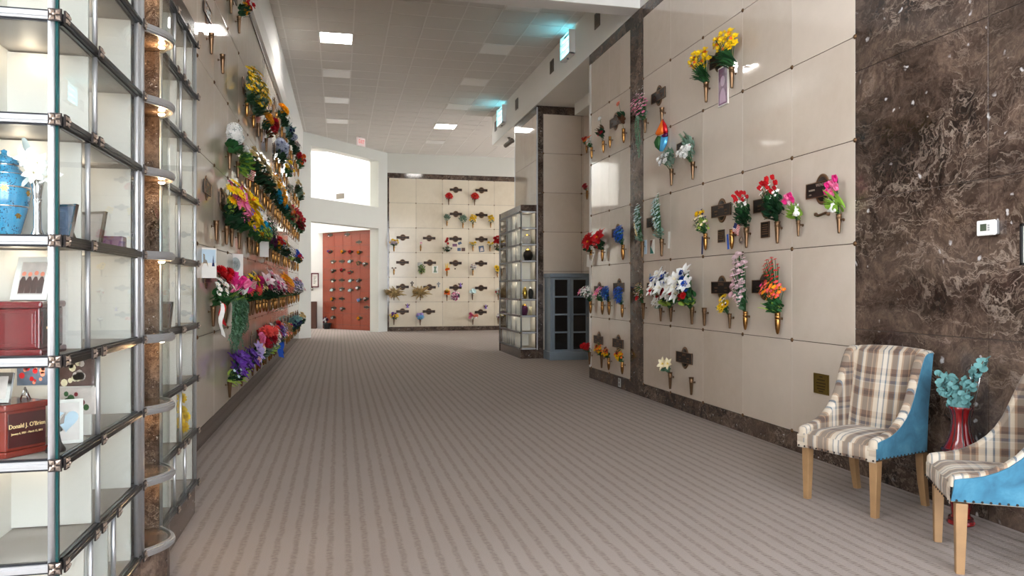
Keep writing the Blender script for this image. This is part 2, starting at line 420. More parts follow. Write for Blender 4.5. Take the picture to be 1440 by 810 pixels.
# right wall
RZ = [.17 + .783 * k for k in range(7)]
PR = lambda u, o: (XR - o, u)
YN = [4.98 + .8143 * k for k in range(6)]            # near bay, up to 9.05
YF = [9.50, 10.30, 11.10]                            # far bay
w = MB(); w.box(XR + .03, 4.82, 4.98, 11.2, 0, 5.03); wall_right = struct('wall_right', w, MAT['white'])
w = MB(); bk = MB(); ck = MB()
slabs(w, bk, PR, YN, RZ); slabs(w, bk, PR, YF, RZ); caulk(ck, PR, YN + YF, .17, 4.868)
struct('crypt_front', w, MAT['cream_right'], wall_right, .0022); struct('joint', bk, MAT['seam'], wall_right); struct('joint_line', ck, MAT['caulk'], wall_right)
w = MB()
w.box(XR, XR + .04, 4.98, 9.05, 0, .168); w.box(XR, XR + .04, 9.50, 11.2, 0, .168)
w.box(XR - .002, XR + .04, 9.053, 9.497, 0, 5.03)
w.box(XR, XR + .04, 4.98, 9.05, 4.87, 5.03); w.box(XR, XR + .04, 9.50, 11.2, 4.87, 5.03)
struct('marble_border', w, MAT['marble_trim'], wall_right, .002)
w = MB(); w.box(XR - .001, XR + .05, 11.105, 11.2, .168, 4.868); struct('end_strip', w, MAT['white'], wall_right)
rosettes(wall_right, [(XR, y, z) for z in RZ[:-1] for y in YN + YF], (0, -PI / 2, 0))
# right wall, dark marble bay near the chairs
w = MB(); bk = MB()
ys = [-3.0, -1.0, .62, 2.2, 3.777, 4.98]; zs = [0, .17, 1.09, 2.06, 3.03, 4.0, 5.03]
slabs(w, bk, PR, ys, zs, .04); wm = struct('wall_right_marble', w, MAT['marble'], None, .0015); struct('joint', bk, MAT['seam'], wm)
w = MB(); w.box(XR + .01, 4.6, -3, 4.98, 0, 5.03); struct('backing', w, MAT['white'], wm)
# soffit above the right wall, beam across the corridor
w = MB(); w.box(XR, 9.0, -3, 18.87, 5.03, CEIL); struct('soffit', w, MAT['white'], None, .004)
w = MB(); w.box(-1.3, XR + .02, 9.165, 9.455, 5.03, CEIL); struct('beam', w, MAT['white'], None, .004)
# recess: back wall, deep block behind it
RX = 4.80
PB = lambda u, o: (RX - o, u)
w = MB(); bk = MB(); slabs(w, bk, PB, [11.2, 12.05, 12.9, 13.72, 14.5], RZ); wr = struct('wall_recess', w, MAT['cream_right'], None, .002); struct('joint', bk, MAT['seam'], wr)
w = MB(); w.box(RX + .02, RX + .2, 11.2, 14.5, 0, 5.03); struct('backing', w, MAT['white'], wr)
BX0, BY0, BY1 = 3.83, 14.5, 16.45
w = MB(); w.box(BX0 + .03, 9.0, BY0 + .03, BY1, 0, 5.03); wall_block = struct('wall_block', w, MAT['white'])
PF = lambda u, o: (u, BY0 - o)
bz = [.17 + .783 * k for k in range(7)]
w = MB(); bk = MB(); slabs(w, bk, PF, [BX0 + .135, BX0 + .93, RX + .02], bz)
PS = lambda u, o: (BX0 - o, u)
slabs(w, bk, PS, [BY0 + .05, BY1 - .06], [3.05, 3.953, 4.868])
slabs(w, bk, PS, [BY0 + .05, BY1 - .06], [0.17, 3.05])
struct('crypt_front', w, MAT['cream_right'], wall_block, .002); struct('joint', bk, MAT['seam'], wall_block)
w = MB()
w.box(BX0, BX0 + .133, BY0, BY0 + .04, 0, 5.03); w.box(BX0 + .135, RX + .02, BY0, BY0 + .04, 4.87, 5.03); w.box(BX0 + .135, RX + .02, BY0, BY0 + .04, 0, .168)
w.box(BX0, BX0 + .04, BY0, BY1, 4.87, 5.02)
struct('marble_border', w, MAT['marble_trim'], wall_block, .002)
w = MB(); w.box(BX0 - .002, BX0 + .02, BY0 - .004, BY0 + .012, .17, 5.0); w.box(BX0 - .002, BX0 + .02, BY1 - .06, BY1, 0, 4.87); struct('end_strip', w, MAT['alu'], wall_block)
rosettes(wall_block, [(x, BY0, z) for z in bz[3:6] for x in (BX0 + .135, BX0 + .93)], (PI / 2, 0, 0))
w = MB(); w.box(4.52, 4.80, 11.4, 14.2, 4.80, 5.03); struct('duct', w, MAT['white'], wr, .004)

# left wall
LZ = [.171 + .805 * k for k in range(7)]
PL = lambda u, o: (LX(u) + o, u)
YL = [6.89 + .86 * k for k in range(-3, 18)]; YL[0] = 5.03; YL[-1] = 21.62
w = MB(); w.add([(-1.6, 5.03, 0), (LX(5.03) - .03, 5.03, 0), (LX(21.6) - .03, 21.6, 0), (-1.6, 21.6, 0), (-1.6, 5.03, CEIL), (LX(5.03) - .03, 5.03, CEIL), (LX(21.6) - .03, 21.6, CEIL), (-1.6, 21.6, CEIL)],
                [(0,1,5,4), (1,2,6,5), (2,3,7,6), (3,0,4,7), (4,5,6,7)]); wall_left = struct('wall_left', w, MAT['white'])
w = MB(); bk = MB(); ck = MB(); slabs(w, bk, PL, YL, LZ); caulk(ck, PL, YL[1:-1], .171, 5.0)
struct('crypt_front', w, MAT['cream_left'], wall_left, .0022); struct('joint', bk, MAT['seam'], wall_left); struct('joint_line', ck, MAT['caulk'], wall_left)
w = MB(); w.add([(LX(5.03) + q, 5.03, z) for q in (-.03, .0) for z in (0, .169)] + [(LX(21.62) + q, 21.62, z) for q in (-.03, .0) for z in (0, .169)],
                [(0,1,3,2), (4,6,7,5), (2,3,7,6), (1,5,7,3)]); struct('marble_base', w, MAT['marble_trim'], wall_left)
w = MB(); w.add([(LX(5.03) + q, 5.03, z) for q in (-.03, .012) for z in (5.002, 5.05)] + [(LX(21.62) + q, 21.62, z) for q in (-.03, .012) for z in (5.002, 5.05)],
                [(0,1,3,2), (4,6,7,5), (2,3,7,6), (1,5,7,3), (0,2,6,4)]); struct('top_strip', w, MAT['vent'], wall_left)
rosettes(wall_left, [(LX(y), y, z) for z in LZ[1:7] for y in YL[2:18]], (0, PI / 2, 0))
w = MB()
prof = [(-.06, 0), (.05, .02), (.10, .16), (.12, CEIL - 5.05), (-.06, CEIL - 5.05)]
vs = [(LX(y) + q, y, 5.05 + h) for y in (5.0, 21.62) for q, h in prof]
w.add(vs, [(0,1,2,3,4), (9,8,7,6,5)] + [(i, (i+1) % 5, (i+1) % 5 + 5, i + 5) for i in range(5)]); struct('bulkhead', w, MAT['white'])

# far wall
YW = 24.6
FX = [1.57 + .866 * k for k in range(10)]; FZ = [.14 + .803 * k for k in range(7)]
PW = lambda u, o: (u, YW - o)
w = MB(); w.box(1.3, 14, YW + .03, YW + .2, 0, CEIL); w.box(1.5, 14, YW - .004, YW + .04, 5.12, CEIL); wall_far = struct('wall_far', w, MAT['wall_grey'])
w = MB(); bk = MB(); slabs(w, bk, PW, FX, FZ); struct('crypt_front', w, MAT['cream_far'], wall_far, .002); struct('joint', bk, MAT['seam'], wall_far)
w = MB(); w.box(1.51, 1.568, YW, YW + .04, .14, 5.12); w.box(1.57, 10, YW, YW + .04, 4.96, 5.12); w.box(1.51, 10, YW, YW + .04, 0, .138); struct('marble_border', w, MAT['marble_trim'], wall_far, .002)
rosettes(wall_far, [(x, YW, z) for z in FZ[1:] for x in FX[:5]], (PI / 2, 0, 0))

# oblique wall with the doorway and the clerestory opening
OA, OB = Vector((-1.09, 21.62)), Vector((1.515, 24.60))
od = (OB - OA).normalized(); on_ = Vector((-od.y, od.x))     # into the annex
OL = (OB - OA).length
def ot(px, py=405):
    p = on_line(px, py, OA, OB); return (Vector((p.x, p.y)) - OA).dot(od)
t0, t1 = ot(437.3), ot(532.3)
DH, WZ0, WZ1, TK = 3.285, 3.945, 5.43, .34
def oblock(mb, ta, tb, za, zb, d0=0, d1=TK):
    q = [OA + od * ta + on_ * d0, OA + od * tb + on_ * d0, OA + od * tb + on_ * d1, OA + od * ta + on_ * d1]
    vs = [(p.x, p.y, z) for z in (za, zb) for p in q]
    mb.add(vs, [(0,3,2,1), (4,5,6,7), (0,1,5,4), (1,2,6,5), (2,3,7,6), (3,0,4,7)])
w = MB()
oblock(w, -.2, t0, 0, CEIL); oblock(w, t1, OL + .05, 0, CEIL)
oblock(w, t0, t1, DH, WZ0); oblock(w, t0, t1, WZ1, CEIL)
struct('wall_oblique', w, MAT['wall_grey'])
w = MB(); oblock(w, t0 + .02, t1 - .02, WZ0 + .002, WZ0 + .02, .02, TK - .02); sill = struct('window_1', w, MAT['white'])

# annex behind it: red granite side wall, white end wall, open to the sky through its skylight
R0, R1 = Vector((.98, 25.10)), Vector((-.56, 26.97))
rd = (R1 - R0).normalized(); rn = Vector((-rd.y, rd.x))   # into the annex
RL = (R1 - R0).length
def rp(t, o=0):
    p = R0 + rd * t + rn * o; return (p.x, p.y)
def rblock(mb, ta, tb, za, zb, o0, o1):
    q = [rp(ta, o0), rp(tb, o0), rp(tb, o1), rp(ta, o1)]
    mb.add([(*p, z) for z in (za, zb) for p in q], [(0,3,2,1), (4,5,6,7), (0,1,5,4), (1,2,6,5), (2,3,7,6), (3,0,4,7)])
w = MB(); bk = MB()
rt = [-.3] + [.05 + .435 * k for k in range(5)] + [RL]; rz = [.0, .16] + [.16 + .38 * k for k in range(1, 9)] + [3.34]
slabs(w, bk, lambda u, o: rp(u, o), rt, rz); wa = struct('wall_annex_granite', w, MAT['granite'], None, .002); struct('joint', bk, MAT['seam'], wa)
w = MB(); rblock(w, -.3, RL + .1, 0, 3.34, -.25, -.03); struct('backing', w, MAT['white'], wa)
w = MB(); rblock(w, -.25, RL + .2, 3.34, 6.8, -.25, .05); rblock(w, -.1, RL + .2, 3.30, 3.34, -.25, .12); struct('wall_annex_upper', w, MAT['white'])
E0 = Vector(rp(RL, .0)); ed = Vector((-.80, .10)).normalized()
def eblock(mb, a, b, za, zb, d=.2):
    nn = Vector((-ed.y, ed.x)) * -1
    q = [E0 + ed * a, E0 + ed * b, E0 + ed * b + nn * d, E0 + ed * a + nn * d]
    mb.add([(p.x, p.y, z) for z in (za, zb) for p in q], [(0,3,2,1), (4,5,6,7), (0,1,5,4), (1,2,6,5), (2,3,7,6), (3,0,4,7)])
w = MB(); eblock(w, -.0, 4.2, 0, 6.8); struct('wall_annex_end', w, MAT['white'])
w = MB(); w.box(-4.2, -4.0, 21.5, 28, 0, 6.8); struct('wall_annex_left', w, MAT['white'])
w = MB(); w.box(-4.2, -1.55, 21.4, 21.6, 0, 6.8); struct('wall_annex_return', w, MAT['white'])
w = MB(); w.add([(x, y, z) for z in (6.8, 6.95) for x, y in ((-4.2, 21.5), (-1.6, 21.5), (-.2, 23.0), (-.9, 23.9), (-2.9, 28), (-4.2, 28))], [(5,4,3,2,1,0), (6,7,8,9,10,11)] + [(i, (i+1) % 6, (i+1) % 6 + 6, i + 6) for i in range(6)]); struct('ceiling_annex_added', w, MAT['white'])  # unseen partial roof, added to cut the sky light on the granite
# cross hall at the right and the entrance hall behind the viewpoint
w = MB(); w.box(9.0, 9.2, 11, 16.5, 0, CEIL); w.box(11.0, 11.2, 18.6, 20.3, 0, CEIL); w.box(11.0, 11.2, 23.2, 24.9, 0, CEIL); w.box(11.0, 11.2, 20, 23.6, 0, 1.0); w.box(11, 11.2, 20, 23.6, 4.6, CEIL); w.box(9.0, 11.2, 16.3, 16.5, 0, CEIL); w.box(11.0, 11.2, 16.3, 18.6, 0, CEIL); struct('wall_hall', w, MAT['white'])  # unseen end wall with its opening added to hold back daylight on the far wall
w = MB(); w.box(-3.4, -3.2, -3, .6, 0, CEIL); w.box(-3.4, -.6, -3.3, -3.1, 0, CEIL); w.box(-3.4, -3.2, .6, 3.9, 0, .3); w.box(-3.4, -3.2, .6, 3.9, 5.2, CEIL); w.box(-3.4, -1.58, 3.9, 4.1, 0, CEIL); w.box(-1.8, -1.6, 4.1, 5.2, 0, CEIL); struct('wall_entrance', w, MAT['white'])  # unseen: solid rear added to darken the cabinet glass reflection, left side opened for light
w = MB()
for x in (-.55, 1.3, 3.6): w.box(x - .05, x + .05, -3.15, -3.05, 0, CEIL)
for z in (.1, 2.6, 5.6): w.box(-.55, 3.8, -3.14, -3.06, z - .05, z + .05)
wf = struct('window_2', w, MAT['alu'])
w = MB()
for y, q in ((20.32, .04), (21.75, .04), (23.18, .04)): w.box(11.05, 11.15, y - q, y + q, 1, 4.6)
for z in (1.03, 2.8, 4.57): w.box(11.06, 11.14, 20.3, 23.2, z - .03, z + .03)
struct('window_3', w, MAT['alu'])

# ================================================================ lamps and fittings of the building
def downlight(x, y, lit, label):
    t = thing('ceiling_light', label, 'light', (x, y, CEIL), 0, 'recessed ceiling lights')
    a = MB()
    for u0, u1, v0, v1 in ((-.284, .284, -.28, -.262), (-.284, .284, .262, .28), (-.284, -.266, -.262, .262), (.266, .284, -.262, .262)): a.box(u0, u1, v0, v1, -.014, -.001)
    a.obj('frame', MAT['tbar'], t)
    MB().box(-.266, .266, -.262, .262, -.010, -.002).obj('diffuser', MAT['lamp'] if lit else MAT['lamp_off'], t)
for i, q in enumerate(['lit square ceiling light nearest the beam, left-hand row', 'unlit square ceiling light just beyond the lit one, left-hand row', 'third square ceiling light of the left-hand row, unlit', 'unlit square ceiling light nearest the exit sign']):
    downlight(-.052, 13.48 + 2.24 * i, i == 0, q)
for i, q in enumerate(['unlit square ceiling light partly hidden by the white beam, right-hand row', 'first clearly visible unlit ceiling light of the right-hand row', 'second unlit ceiling light of the right-hand row from the beam', 'unlit ceiling light just before the lit one, right-hand row', 'lit square ceiling light in the bright far end, right-hand row', 'small distant unlit ceiling light beside the far wall']):
    downlight(2.788, 11.24 + 2.24 * i, i == 4, q)
def vent(px, py, label):
    p = on_x(px, py, XR)
    t = thing('wall_vent', label, 'vent', (p.x, p.y, p.z), 0, 'square vents on the soffit')
    a = MB(); s = .115
    for u0, u1, v0, v1 in ((-s, s, -s, -s + .022), (-s, s, s - .022, s), (-s, -s + .022, -s, s), (s - .022, s, -s, s)): a.box(-.014, -.001, u0, u1, v0, v1)
    a.obj('frame', MAT['vent'], t)
    a = MB(); a.box(-.003, -.001, -s + .02, s - .02, -s + .02, s - .02, 1)
    for k in range(8):
        z = -s + .032 + k * .024; a.box(-.010, -.004, -s + .022, s - .022, z, z + .010)
    a.obj('louvre', [MAT['vent'], MAT['seam']], t)
vent(840.5, 28, 'square grille vent on the white soffit beside the beam'); vent(776.5, 93.5, 'square grille vent on the soffit between the two cyan lamps, nearer one')
vent(727, 146.5, 'square grille vent on the soffit between the two cyan lamps, farther one'); vent(697.5, 177.5, 'square grille vent at the far end of the soffit')
def uvlamp(px, py, label, L=.52, Hh=.40):
    p = on_x(px, py, XR)
    t = thing('wall_lamp', label, 'lamp', (p.x, p.y, p.z), 0, 'cyan wall lamps')
    a = MB(); a.box(-.02, -.001, -L/2, L/2, -Hh/2, Hh/2)
    a.box(-.11, -.02, -L/2, -L/2 + .02, -Hh/2, Hh/2); a.box(-.11, -.02, L/2 - .02, L/2, -Hh/2, Hh/2); a.box(-.11, -.02, -L/2, L/2, -Hh/2, -Hh/2 + .02)
    a.obj('housing', MAT['plastic_white'], t)
    a = MB()
    for k in range(3):
        z = -Hh/2 + .075 + k * .125
        a.tube([(-.055, -L/2 + .03, z), (-.055, L/2 - .03, z)], .022, 8)
    a.obj('tube', MAT['cyan'], t)
    a = MB()
    for k in range(3): a.box(-.105, -.085, -L/2 + .02, L/2 - .02, -Hh/2 + .125 + k * .125, -Hh/2 + .135 + k * .125)
    a.obj('louvre', MAT['plastic_white'], t)
    MB().lathe([(.0, -.03), (.018, -.026), (.018, 0), (.0, 0)], 10, TR((-.05, 0, -Hh/2))).obj('knob', MAT['steel_blue'], t)
uvlamp(802.5, 65, 'cyan glowing louvred lamp high on the soffit, nearer one'); uvlamp(708.5, 163.5, 'cyan glowing louvred lamp high on the soffit, farther one', .6, .42)
# exit sign
q = ray(507.5, 199.5); ex = [u * (5.61 - EYE) / q[2] for u in q]; ang = math.atan2(od.y, od.x)
t = thing('exit_sign', 'white sign with red EXIT letters hanging under the ceiling before the clerestory opening', 'sign', (ex[0], ex[1], 5.61), ang)
MB().box(-.17, .17, -.025, .035, -.12, .115).obj('body', MAT['sign_white'], t, None, .006)
MB().box(-.02, .02, -.01, .025, .115, CEIL - 5.61 - .001).obj('mount', MAT['white'], t)
def text(parent, s, size, loc, rot, mat, align='CENTER', name='lettering', ext=.0008, sx=1):
    cu = bpy.data.curves.new(name, 'FONT'); cu.body = s; cu.size = size; cu.align_x = align; cu.align_y = 'CENTER'; cu.extrude = ext
    cu.materials.append(mat); tmp = bpy.data.objects.new(name, cu); C.objects.link(tmp)
    me = bpy.data.meshes.new_from_object(tmp.evaluated_get(bpy.context.evaluated_depsgraph_get())); bpy.data.objects.remove(tmp); bpy.data.curves.remove(cu); me.name = name
    o = bpy.data.objects.new(name, me); C.objects.link(o); o.parent = parent; o.location = loc; o.rotation_euler = rot; o.scale = (sx, 1, 1)
    return o
text(t, 'EXIT', .155, (0, -.0265, -.005), (PI / 2, 0, 0), MAT['redlet'], sx=.82)
# security camera under the far end of the soffit
p = on_x(716, 209, 4.0)
t = thing('security_camera', 'small dark security camera hanging under the far end of the soffit', 'camera', (4.0, p.y, 5.03))
MB().lathe([(.04, 0), (.04, -.02), (.014, -.025), (.014, -.09), (0, -.09)], 10).obj('mount', MAT['vent'], t)
MB().lathe([(.0, -.14), (.05, -.13), (.055, -.05), (.055, .12), (.062, .13), (.062, .16), (0, .16)], 12, TR((-.03, -.05, -.15), rx=PI / 2 - .35, rz=.5)).obj('body', MAT['vent'], t)
# annex: framed notice, sensor, brown cabinet, vent
EY = on_line(443, 394, E0, E0 + ed)
ea = math.atan2(ed.y, ed.x) + PI
t = thing('framed_notice', 'framed white notice on the white wall behind the doorway', 'picture', (EY.x, EY.y, EY.z), ea)
a = MB()
for u0, u1, v0, v1 in ((-.13, .13, .21, .25), (-.13, .13, -.25, -.21), (-.13, -.095, -.25, .25), (.095, .13, -.25, .25)): a.box(u0, u1, -.035, -.003, v0, v1)
a.obj('frame', plain('maroon_frame', srgb(92, 22, 34), .4), t); MB().box(-.1, .1, -.012, -.003, -.215, .215).obj('print', MAT['paper'], t)
a = MB()
for k in range(6): a.box(-.05, .05 - .02 * (k % 3), -.0135, -.0125, .1 - .045 * k, .115 - .045 * k)
a.obj('lettering', MAT['vent'], t)
p = on_line(438.8, 406, E0, E0 + ed)
t = thing('wall_switch', 'small grey switch on the white wall under the framed notice', 'switch', (p.x, p.y, p.z), ea)
MB().box(-.04, .04, -.02, -.003, -.06, .06).obj('plate', MAT['vent'], t, None, .004); MB().box(-.012, .012, -.034, -.02, -.022, .022).obj('rocker', MAT['plastic_white'], t)
p = on_line(440.5, 461, E0, E0 + ed)
t = thing('cabinet', 'narrow dark brown wooden cabinet behind the doorway jamb', 'cabinet', (p.x, p.y - .22, 0), ea)
MB().box(-.11, .11, -.02, .18, 0, .93).obj('body', MAT['brownwood'], t, None, .008); MB().box(-.095, .095, -.034, -.0205, .06, .88).obj('door', MAT['brownwood'], t, None, .006)
p = on_line(480.3, 276, R0, R1)
ra = math.atan2(rd.y, rd.x) + PI
q = R0 + rd * ((Vector((p.x, p.y)) - R0).dot(rd)) + rn * .05
t = thing('wall_vent', 'small grey vent on the bright wall inside the clerestory opening', 'vent', (q.x, q.y, p.z), ra)
a = MB(); a.box(-.2, .2, -.02, -.002, -.09, .09)
for k in range(6): a.box(-.18, .18, -.027, -.02, -.075 + .026 * k, -.063 + .026 * k)
a.obj('grille', MAT['vent'], t)
# floor outlet in the baseboard, brass plate, thermostat, framed sign
p = on_x(871.5, 537.6, XR)
t = thing('outlet', 'steel outlet plate set in the dark baseboard by the marble pilaster', 'outlet', (XR, p.y, .085))
MB().box(-.008, -.0005, -.045, .045, -.06, .06).obj('plate', MAT['alu'], t, None, .003)
a = MB(); [a.box(-.0095, -.0082, -.016, .016, z - .018, z + .018) for z in (-.027, .027)]; a.obj('socket', MAT['black'], t)
p0, p1 = on_x(1144.5, 540, XR), on_x(1166, 540, XR); pc = on_x(1155.3, 540, XR)
t = thing('sign_plate', 'square brass sign plate low on the cream wall beside the plaid chair', 'sign', (XR, pc.y, pc.z))
hw = abs(p0.y - p1.y) / 2
MB().box(-.006, -.0005, -hw, hw, -.082, .082).obj('plate', MAT['brass_plate'], t, None, .002)
a = MB(); 
for k, (z, wd) in enumerate(((.058, .02), (.032, .05), (.006, .06), (-.018, .055), (-.04, .05), (-.06, .03))): a.box(-.0068, -.0058, -wd, wd, z - .005, z + .005)
for s_ in (-1, 1): a.box(-.0068, -.0058, s_ * (hw - .012) - .002, s_ * (hw - .012) + .002, -.07, .07)
a.obj('lettering', plain('engraved_dark', srgb(74, 56, 18), .5, .5), t)
pc = on_x(1388.5, 320.5, XR - .03)
t = thing('thermostat', 'white thermostat on the dark marble wall', 'thermostat', (XR, pc.y, pc.z))
MB().box(-.03, -.0005, -.06, .06, -.042, .042).obj('body', MAT['alu'], t, None, .006)
a = MB(); a.box(-.045, -.03, -.066, .066, -.046, .046); a.obj('cover', MAT['plastic_white'], t, None, .014, 3)
MB().box(-.0465, -.0452, -.008, .036, -.018, .024).obj('screen', MAT['lcd'], t)
a = MB(); [a.box(-.0475, -.0452, -.03, -.018, z - .004, z + .004) for z in (-.014, 0, .014)]; a.obj('button', MAT['alu'], t)
p = on_x(1437.5, 344, XR)
t = thing('framed_notice', 'black framed white notice cut off by the edge of the photo, right of the thermostat', 'picture', (XR, p.y - .15, p.z))
a = MB()
for u0, u1, v0, v1 in ((-.15, .15, .105, .118), (-.15, .15, -.118, -.105), (-.15, -.137, -.118, .118), (.137, .15, -.118, .118)): a.box(-.018, -.0005, u0, u1, v0, v1)
a.obj('frame', MAT['black'], t); MB().box(-.006, -.0005, -.138, .138, -.106, .106).obj('print', MAT['paper'], t)
# ================================================================ glass-front niche cabinets
ZS = [.195, .514, .84, 1.167, 1.55, 1.933, 2.262, 2.586, 2.91]
RAILB = [(.002, -.0128), (.0135, -.0125), (.0135, -.0045), (.0165, -.0035), (.0165, .0035), (.0135, .0045), (.0135, .0125), (.002, .0128)]
LIP = [(-.004, -.0195), (.006, -.0195), (.006, .0195), (-.004, .0195)]
RAIL = [(-.004, -.0195), (.006, -.0195), (.006, -.0135), (.0135, -.0125), (.0135, -.0045), (.0165, -.0035), (.0165, .0035), (.0135, .0045), (.0135, .0125), (.006, .0135), (.006, .0195), (-.004, .0195)]
# pewter flower that covers the rail joints: four petals on a dark square
jf = MB(); jf.box(-.0195, .0195, -.006, 0, -.0195, .0195, 1)
for k in range(4):
    a = PI / 4 + k * PI / 2; d = Vector((math.cos(a), 0, math.sin(a))); n = Vector((-d.z, 0, d.x)); o = Vector((0, -.006, 0))
    P = [o + d * .003, o + d * .012 + n * .0085, o + d * .0245, o + d * .012 - n * .0085, o + d * .012 + Vector((0, -.007, 0))]
    jf.add(P, [(0,1,4), (1,2,4), (2,3,4), (3,0,4)], 0)
jf.lathe([(.0, .006), (.004, .005), (.005, 0)][::-1], 8, TR((0, -.011, 0), rx=PI / 2), 0)
JF = jf.mesh('joint_flower', [MAT['pewter'], MAT['pewter_dark']])
def joint(parent, x, y, z, rz):
    o = link('joint_flower', JF, parent, (x, y, z)); o.rotation_euler = (0, 0, rz)
def post(mb, x, y, z0, z1, r=.011, m=0):
    mb.lathe([(r, z0), (r, z1)], 10, TR((x, y, 0)), m)

def pane(parent, pts, z0, z1, th=.006, side=1):
    """one glass pane along a flat path, standing between two rails"""
    m = MB(); m.sweep(pts, [(-th, z0), (0, z0), (0, z1), (-th, z1)], 0, side)
    return m.obj('glass_pane', MAT['glass'], parent)

def build_cabinet(root, end_x, cx, cy, y1, rows, sgn, back_x, bulge=None, y_sec2=None, rows2=None, detail=True):
    """end face runs along x at y=cy from end_x to the corner cx, side face runs from cy to y1 at x=cx; sgn=+1: side faces +x"""
    s = sgn; U = lambda a: cx + s * a          # U(+) = outwards of the side face
    # base, top fascia, back, shelves
    m = MB(); a, b = sorted((back_x, cx - s * .004)); m.box(a, b, cy + .004, y1, 0, ZS[0] - .02)
    if bulge:
        by0, by1, sag = bulge
        arc = [(U(-.004 + sag * math.sin(PI * k / 12)), by0 + (by1 - by0) * k / 12) for k in range(13)]
        m.prism([(p[0], p[1]) for p in arc] + [(U(-.1), by1), (U(-.1), by0)], 0, ZS[0] - .02, 'z')
    m.obj('base', MAT['marble_trim'], root)
    m = MB(); m.box(a, b, cy + .004, y1, ZS[-1] + .02, 3.05)
    m.obj('fascia', MAT['marble_trim'], root)
    m = MB(); bx0, bx1 = sorted((back_x, back_x - s * .02)); m.box(bx0, bx1, cy, y1, 0, 3.05); m.obj('back_panel', MAT['panel'], root)
    sx0, sx1 = sorted((back_x, U(-.02)))
    for z in ZS:
        m = MB(); m.box(sx0, sx1, cy + .02, y1 - .01, z - .012, z + .012); m.obj('shelf', MAT['shelf'], root)
    # rails with their flowers, posts and panes
    for i, z in enumerate(ZS):
        m = MB()
        ea, eb = end_x, U(-.018)
        m.sweep([(ea, cy + .004), (eb, cy + .004)], LIP, z, s, 1); m.sweep([(ea, cy + .004), (eb, cy + .004)], RAILB, z, s)
        m.obj('rail', [MAT['alu'], MAT['alu_dark']], root)
        m = MB()
        if bulge:
            m.sweep([(U(0), cy + .03), (U(0), bulge[0] - .05)], RAIL, z, s); m.sweep([(U(0), bulge[1] + .02), (U(0), y1)], RAIL, z, s)
        else: m.sweep([(U(0), cy + .03), (U(0), y1)], RAIL, z, s)
        m.obj('rail', [MAT['alu_dark']], root)  # side rails use the dark tone: a dark reflection put into the colour
        if bulge:
            m = MB(); m.sweep([(U(.004 + bulge[2] * math.sin(PI * k / 16)), bulge[0] + (bulge[1] - bulge[0]) * k / 16) for k in range(17)], RAIL, z, s); m.obj('rail', MAT['alu'], root)
        joint(root, U(-.002), cy - .012, z, 0); joint(root, U(.018), cy + .018, z, s * PI / 2)
        if bulge: joint(root, U(.018), bulge[0] - .03, z, s * PI / 2)
        if detail:
            ms = sorted(set([round(q, 3) for j in (i - 1, i) if 0 <= j < len(rows) for q in rows[j]]))
            for q in ms: joint(root, U(.018), q, z, s * PI / 2)
            if rows2:
                for q in sorted(set([round(q, 3) for j in (i - 1, i) if 0 <= j < len(rows2) for q in rows2[j]])): joint(root, U(.018), q, z, s * PI / 2)
                joint(root, U(.018), y1 - .02, z, s * PI / 2)
    m = MB()
    post(m, U(-.016), cy + .002, .19, 2.91, .0125); m.obj('post', MAT['alu'], root)
    m = MB(); g0, g1 = sorted((U(-.004), U(.004))); m.box(g0, g1, cy - .006, cy + .008, .19, 2.91); m.obj('glass_edge', MAT['glass_edge'], root)
    if bulge:
        for yy in (bulge[0] - .085, bulge[0] - .055, bulge[0] - .012):
            m = MB(); post(m, U(0), yy, .19, 2.91, .0115 if yy < bulge[0] - .03 else .015); m.obj('post', MAT['alu'], root)
        for yy in (bulge[1] + .012,):
            m = MB(); post(m, U(0), yy, .19, 2.91, .012); m.obj('post', MAT['alu'], root)
    m = MB(); post(m, U(-.004), y1 - .01, .19, 2.91, .011); m.obj('post', MAT['alu'], root)
    for i in range(len(ZS) - 1):
        za, zb = ZS[i] + .0185, ZS[i + 1] - .0185
        pane(root, [(end_x, cy + .006), (U(-.02), cy + .006)], za, zb, .006, s)
        ends = [cy + .012] + list(rows[i]) + [bulge[0] - .09 if bulge else y1]
        for q in rows[i]:
            m = MB(); post(m, U(0), q, za, zb, .0095); m.obj('post', MAT['alu'], root)
            m = MB(); m.box(sx0, sx1, q - .006, q + .006, za, zb); m.obj('partition', MAT['panel'], root)
        for q0, q1 in zip(ends, ends[1:]):
            pane(root, [(U(0), q0 + .004), (U(0), q1 - .004)], za, zb, .006, s)
        if bulge:
            pane(root, [(U(-.004 + bulge[2] * math.sin(PI * k / 16)), bulge[0] + (bulge[1] - bulge[0]) * k / 16) for k in range(17)], za, zb, .005, s)
            e2 = [bulge[1] + .02] + list(rows2[i]) + [y1 - .01]
            for q in rows2[i]:
                m = MB(); post(m, U(0), q, za, zb, .008); m.obj('post', MAT['alu'], root)
            m = MB(); m.box(sx0, sx1, e2[1] - .006, e2[1] + .006, za, zb); m.obj('partition', MAT['panel'], root)
            for q0, q1 in zip(e2, e2[1:]): pane(root, [(U(0), q0 + .004), (U(0), q1 - .004)], za, zb, .006, s)
            m = MB(); m.box(sx0, sx1, y1 - .01, y1 - .002, za, zb); m.obj('partition', MAT['panel'], root)
    if bulge: MB().box(sx0, sx1, bulge[0] - .105, bulge[0] - .095, .2, 2.91).obj('partition', MAT['panel'], root)
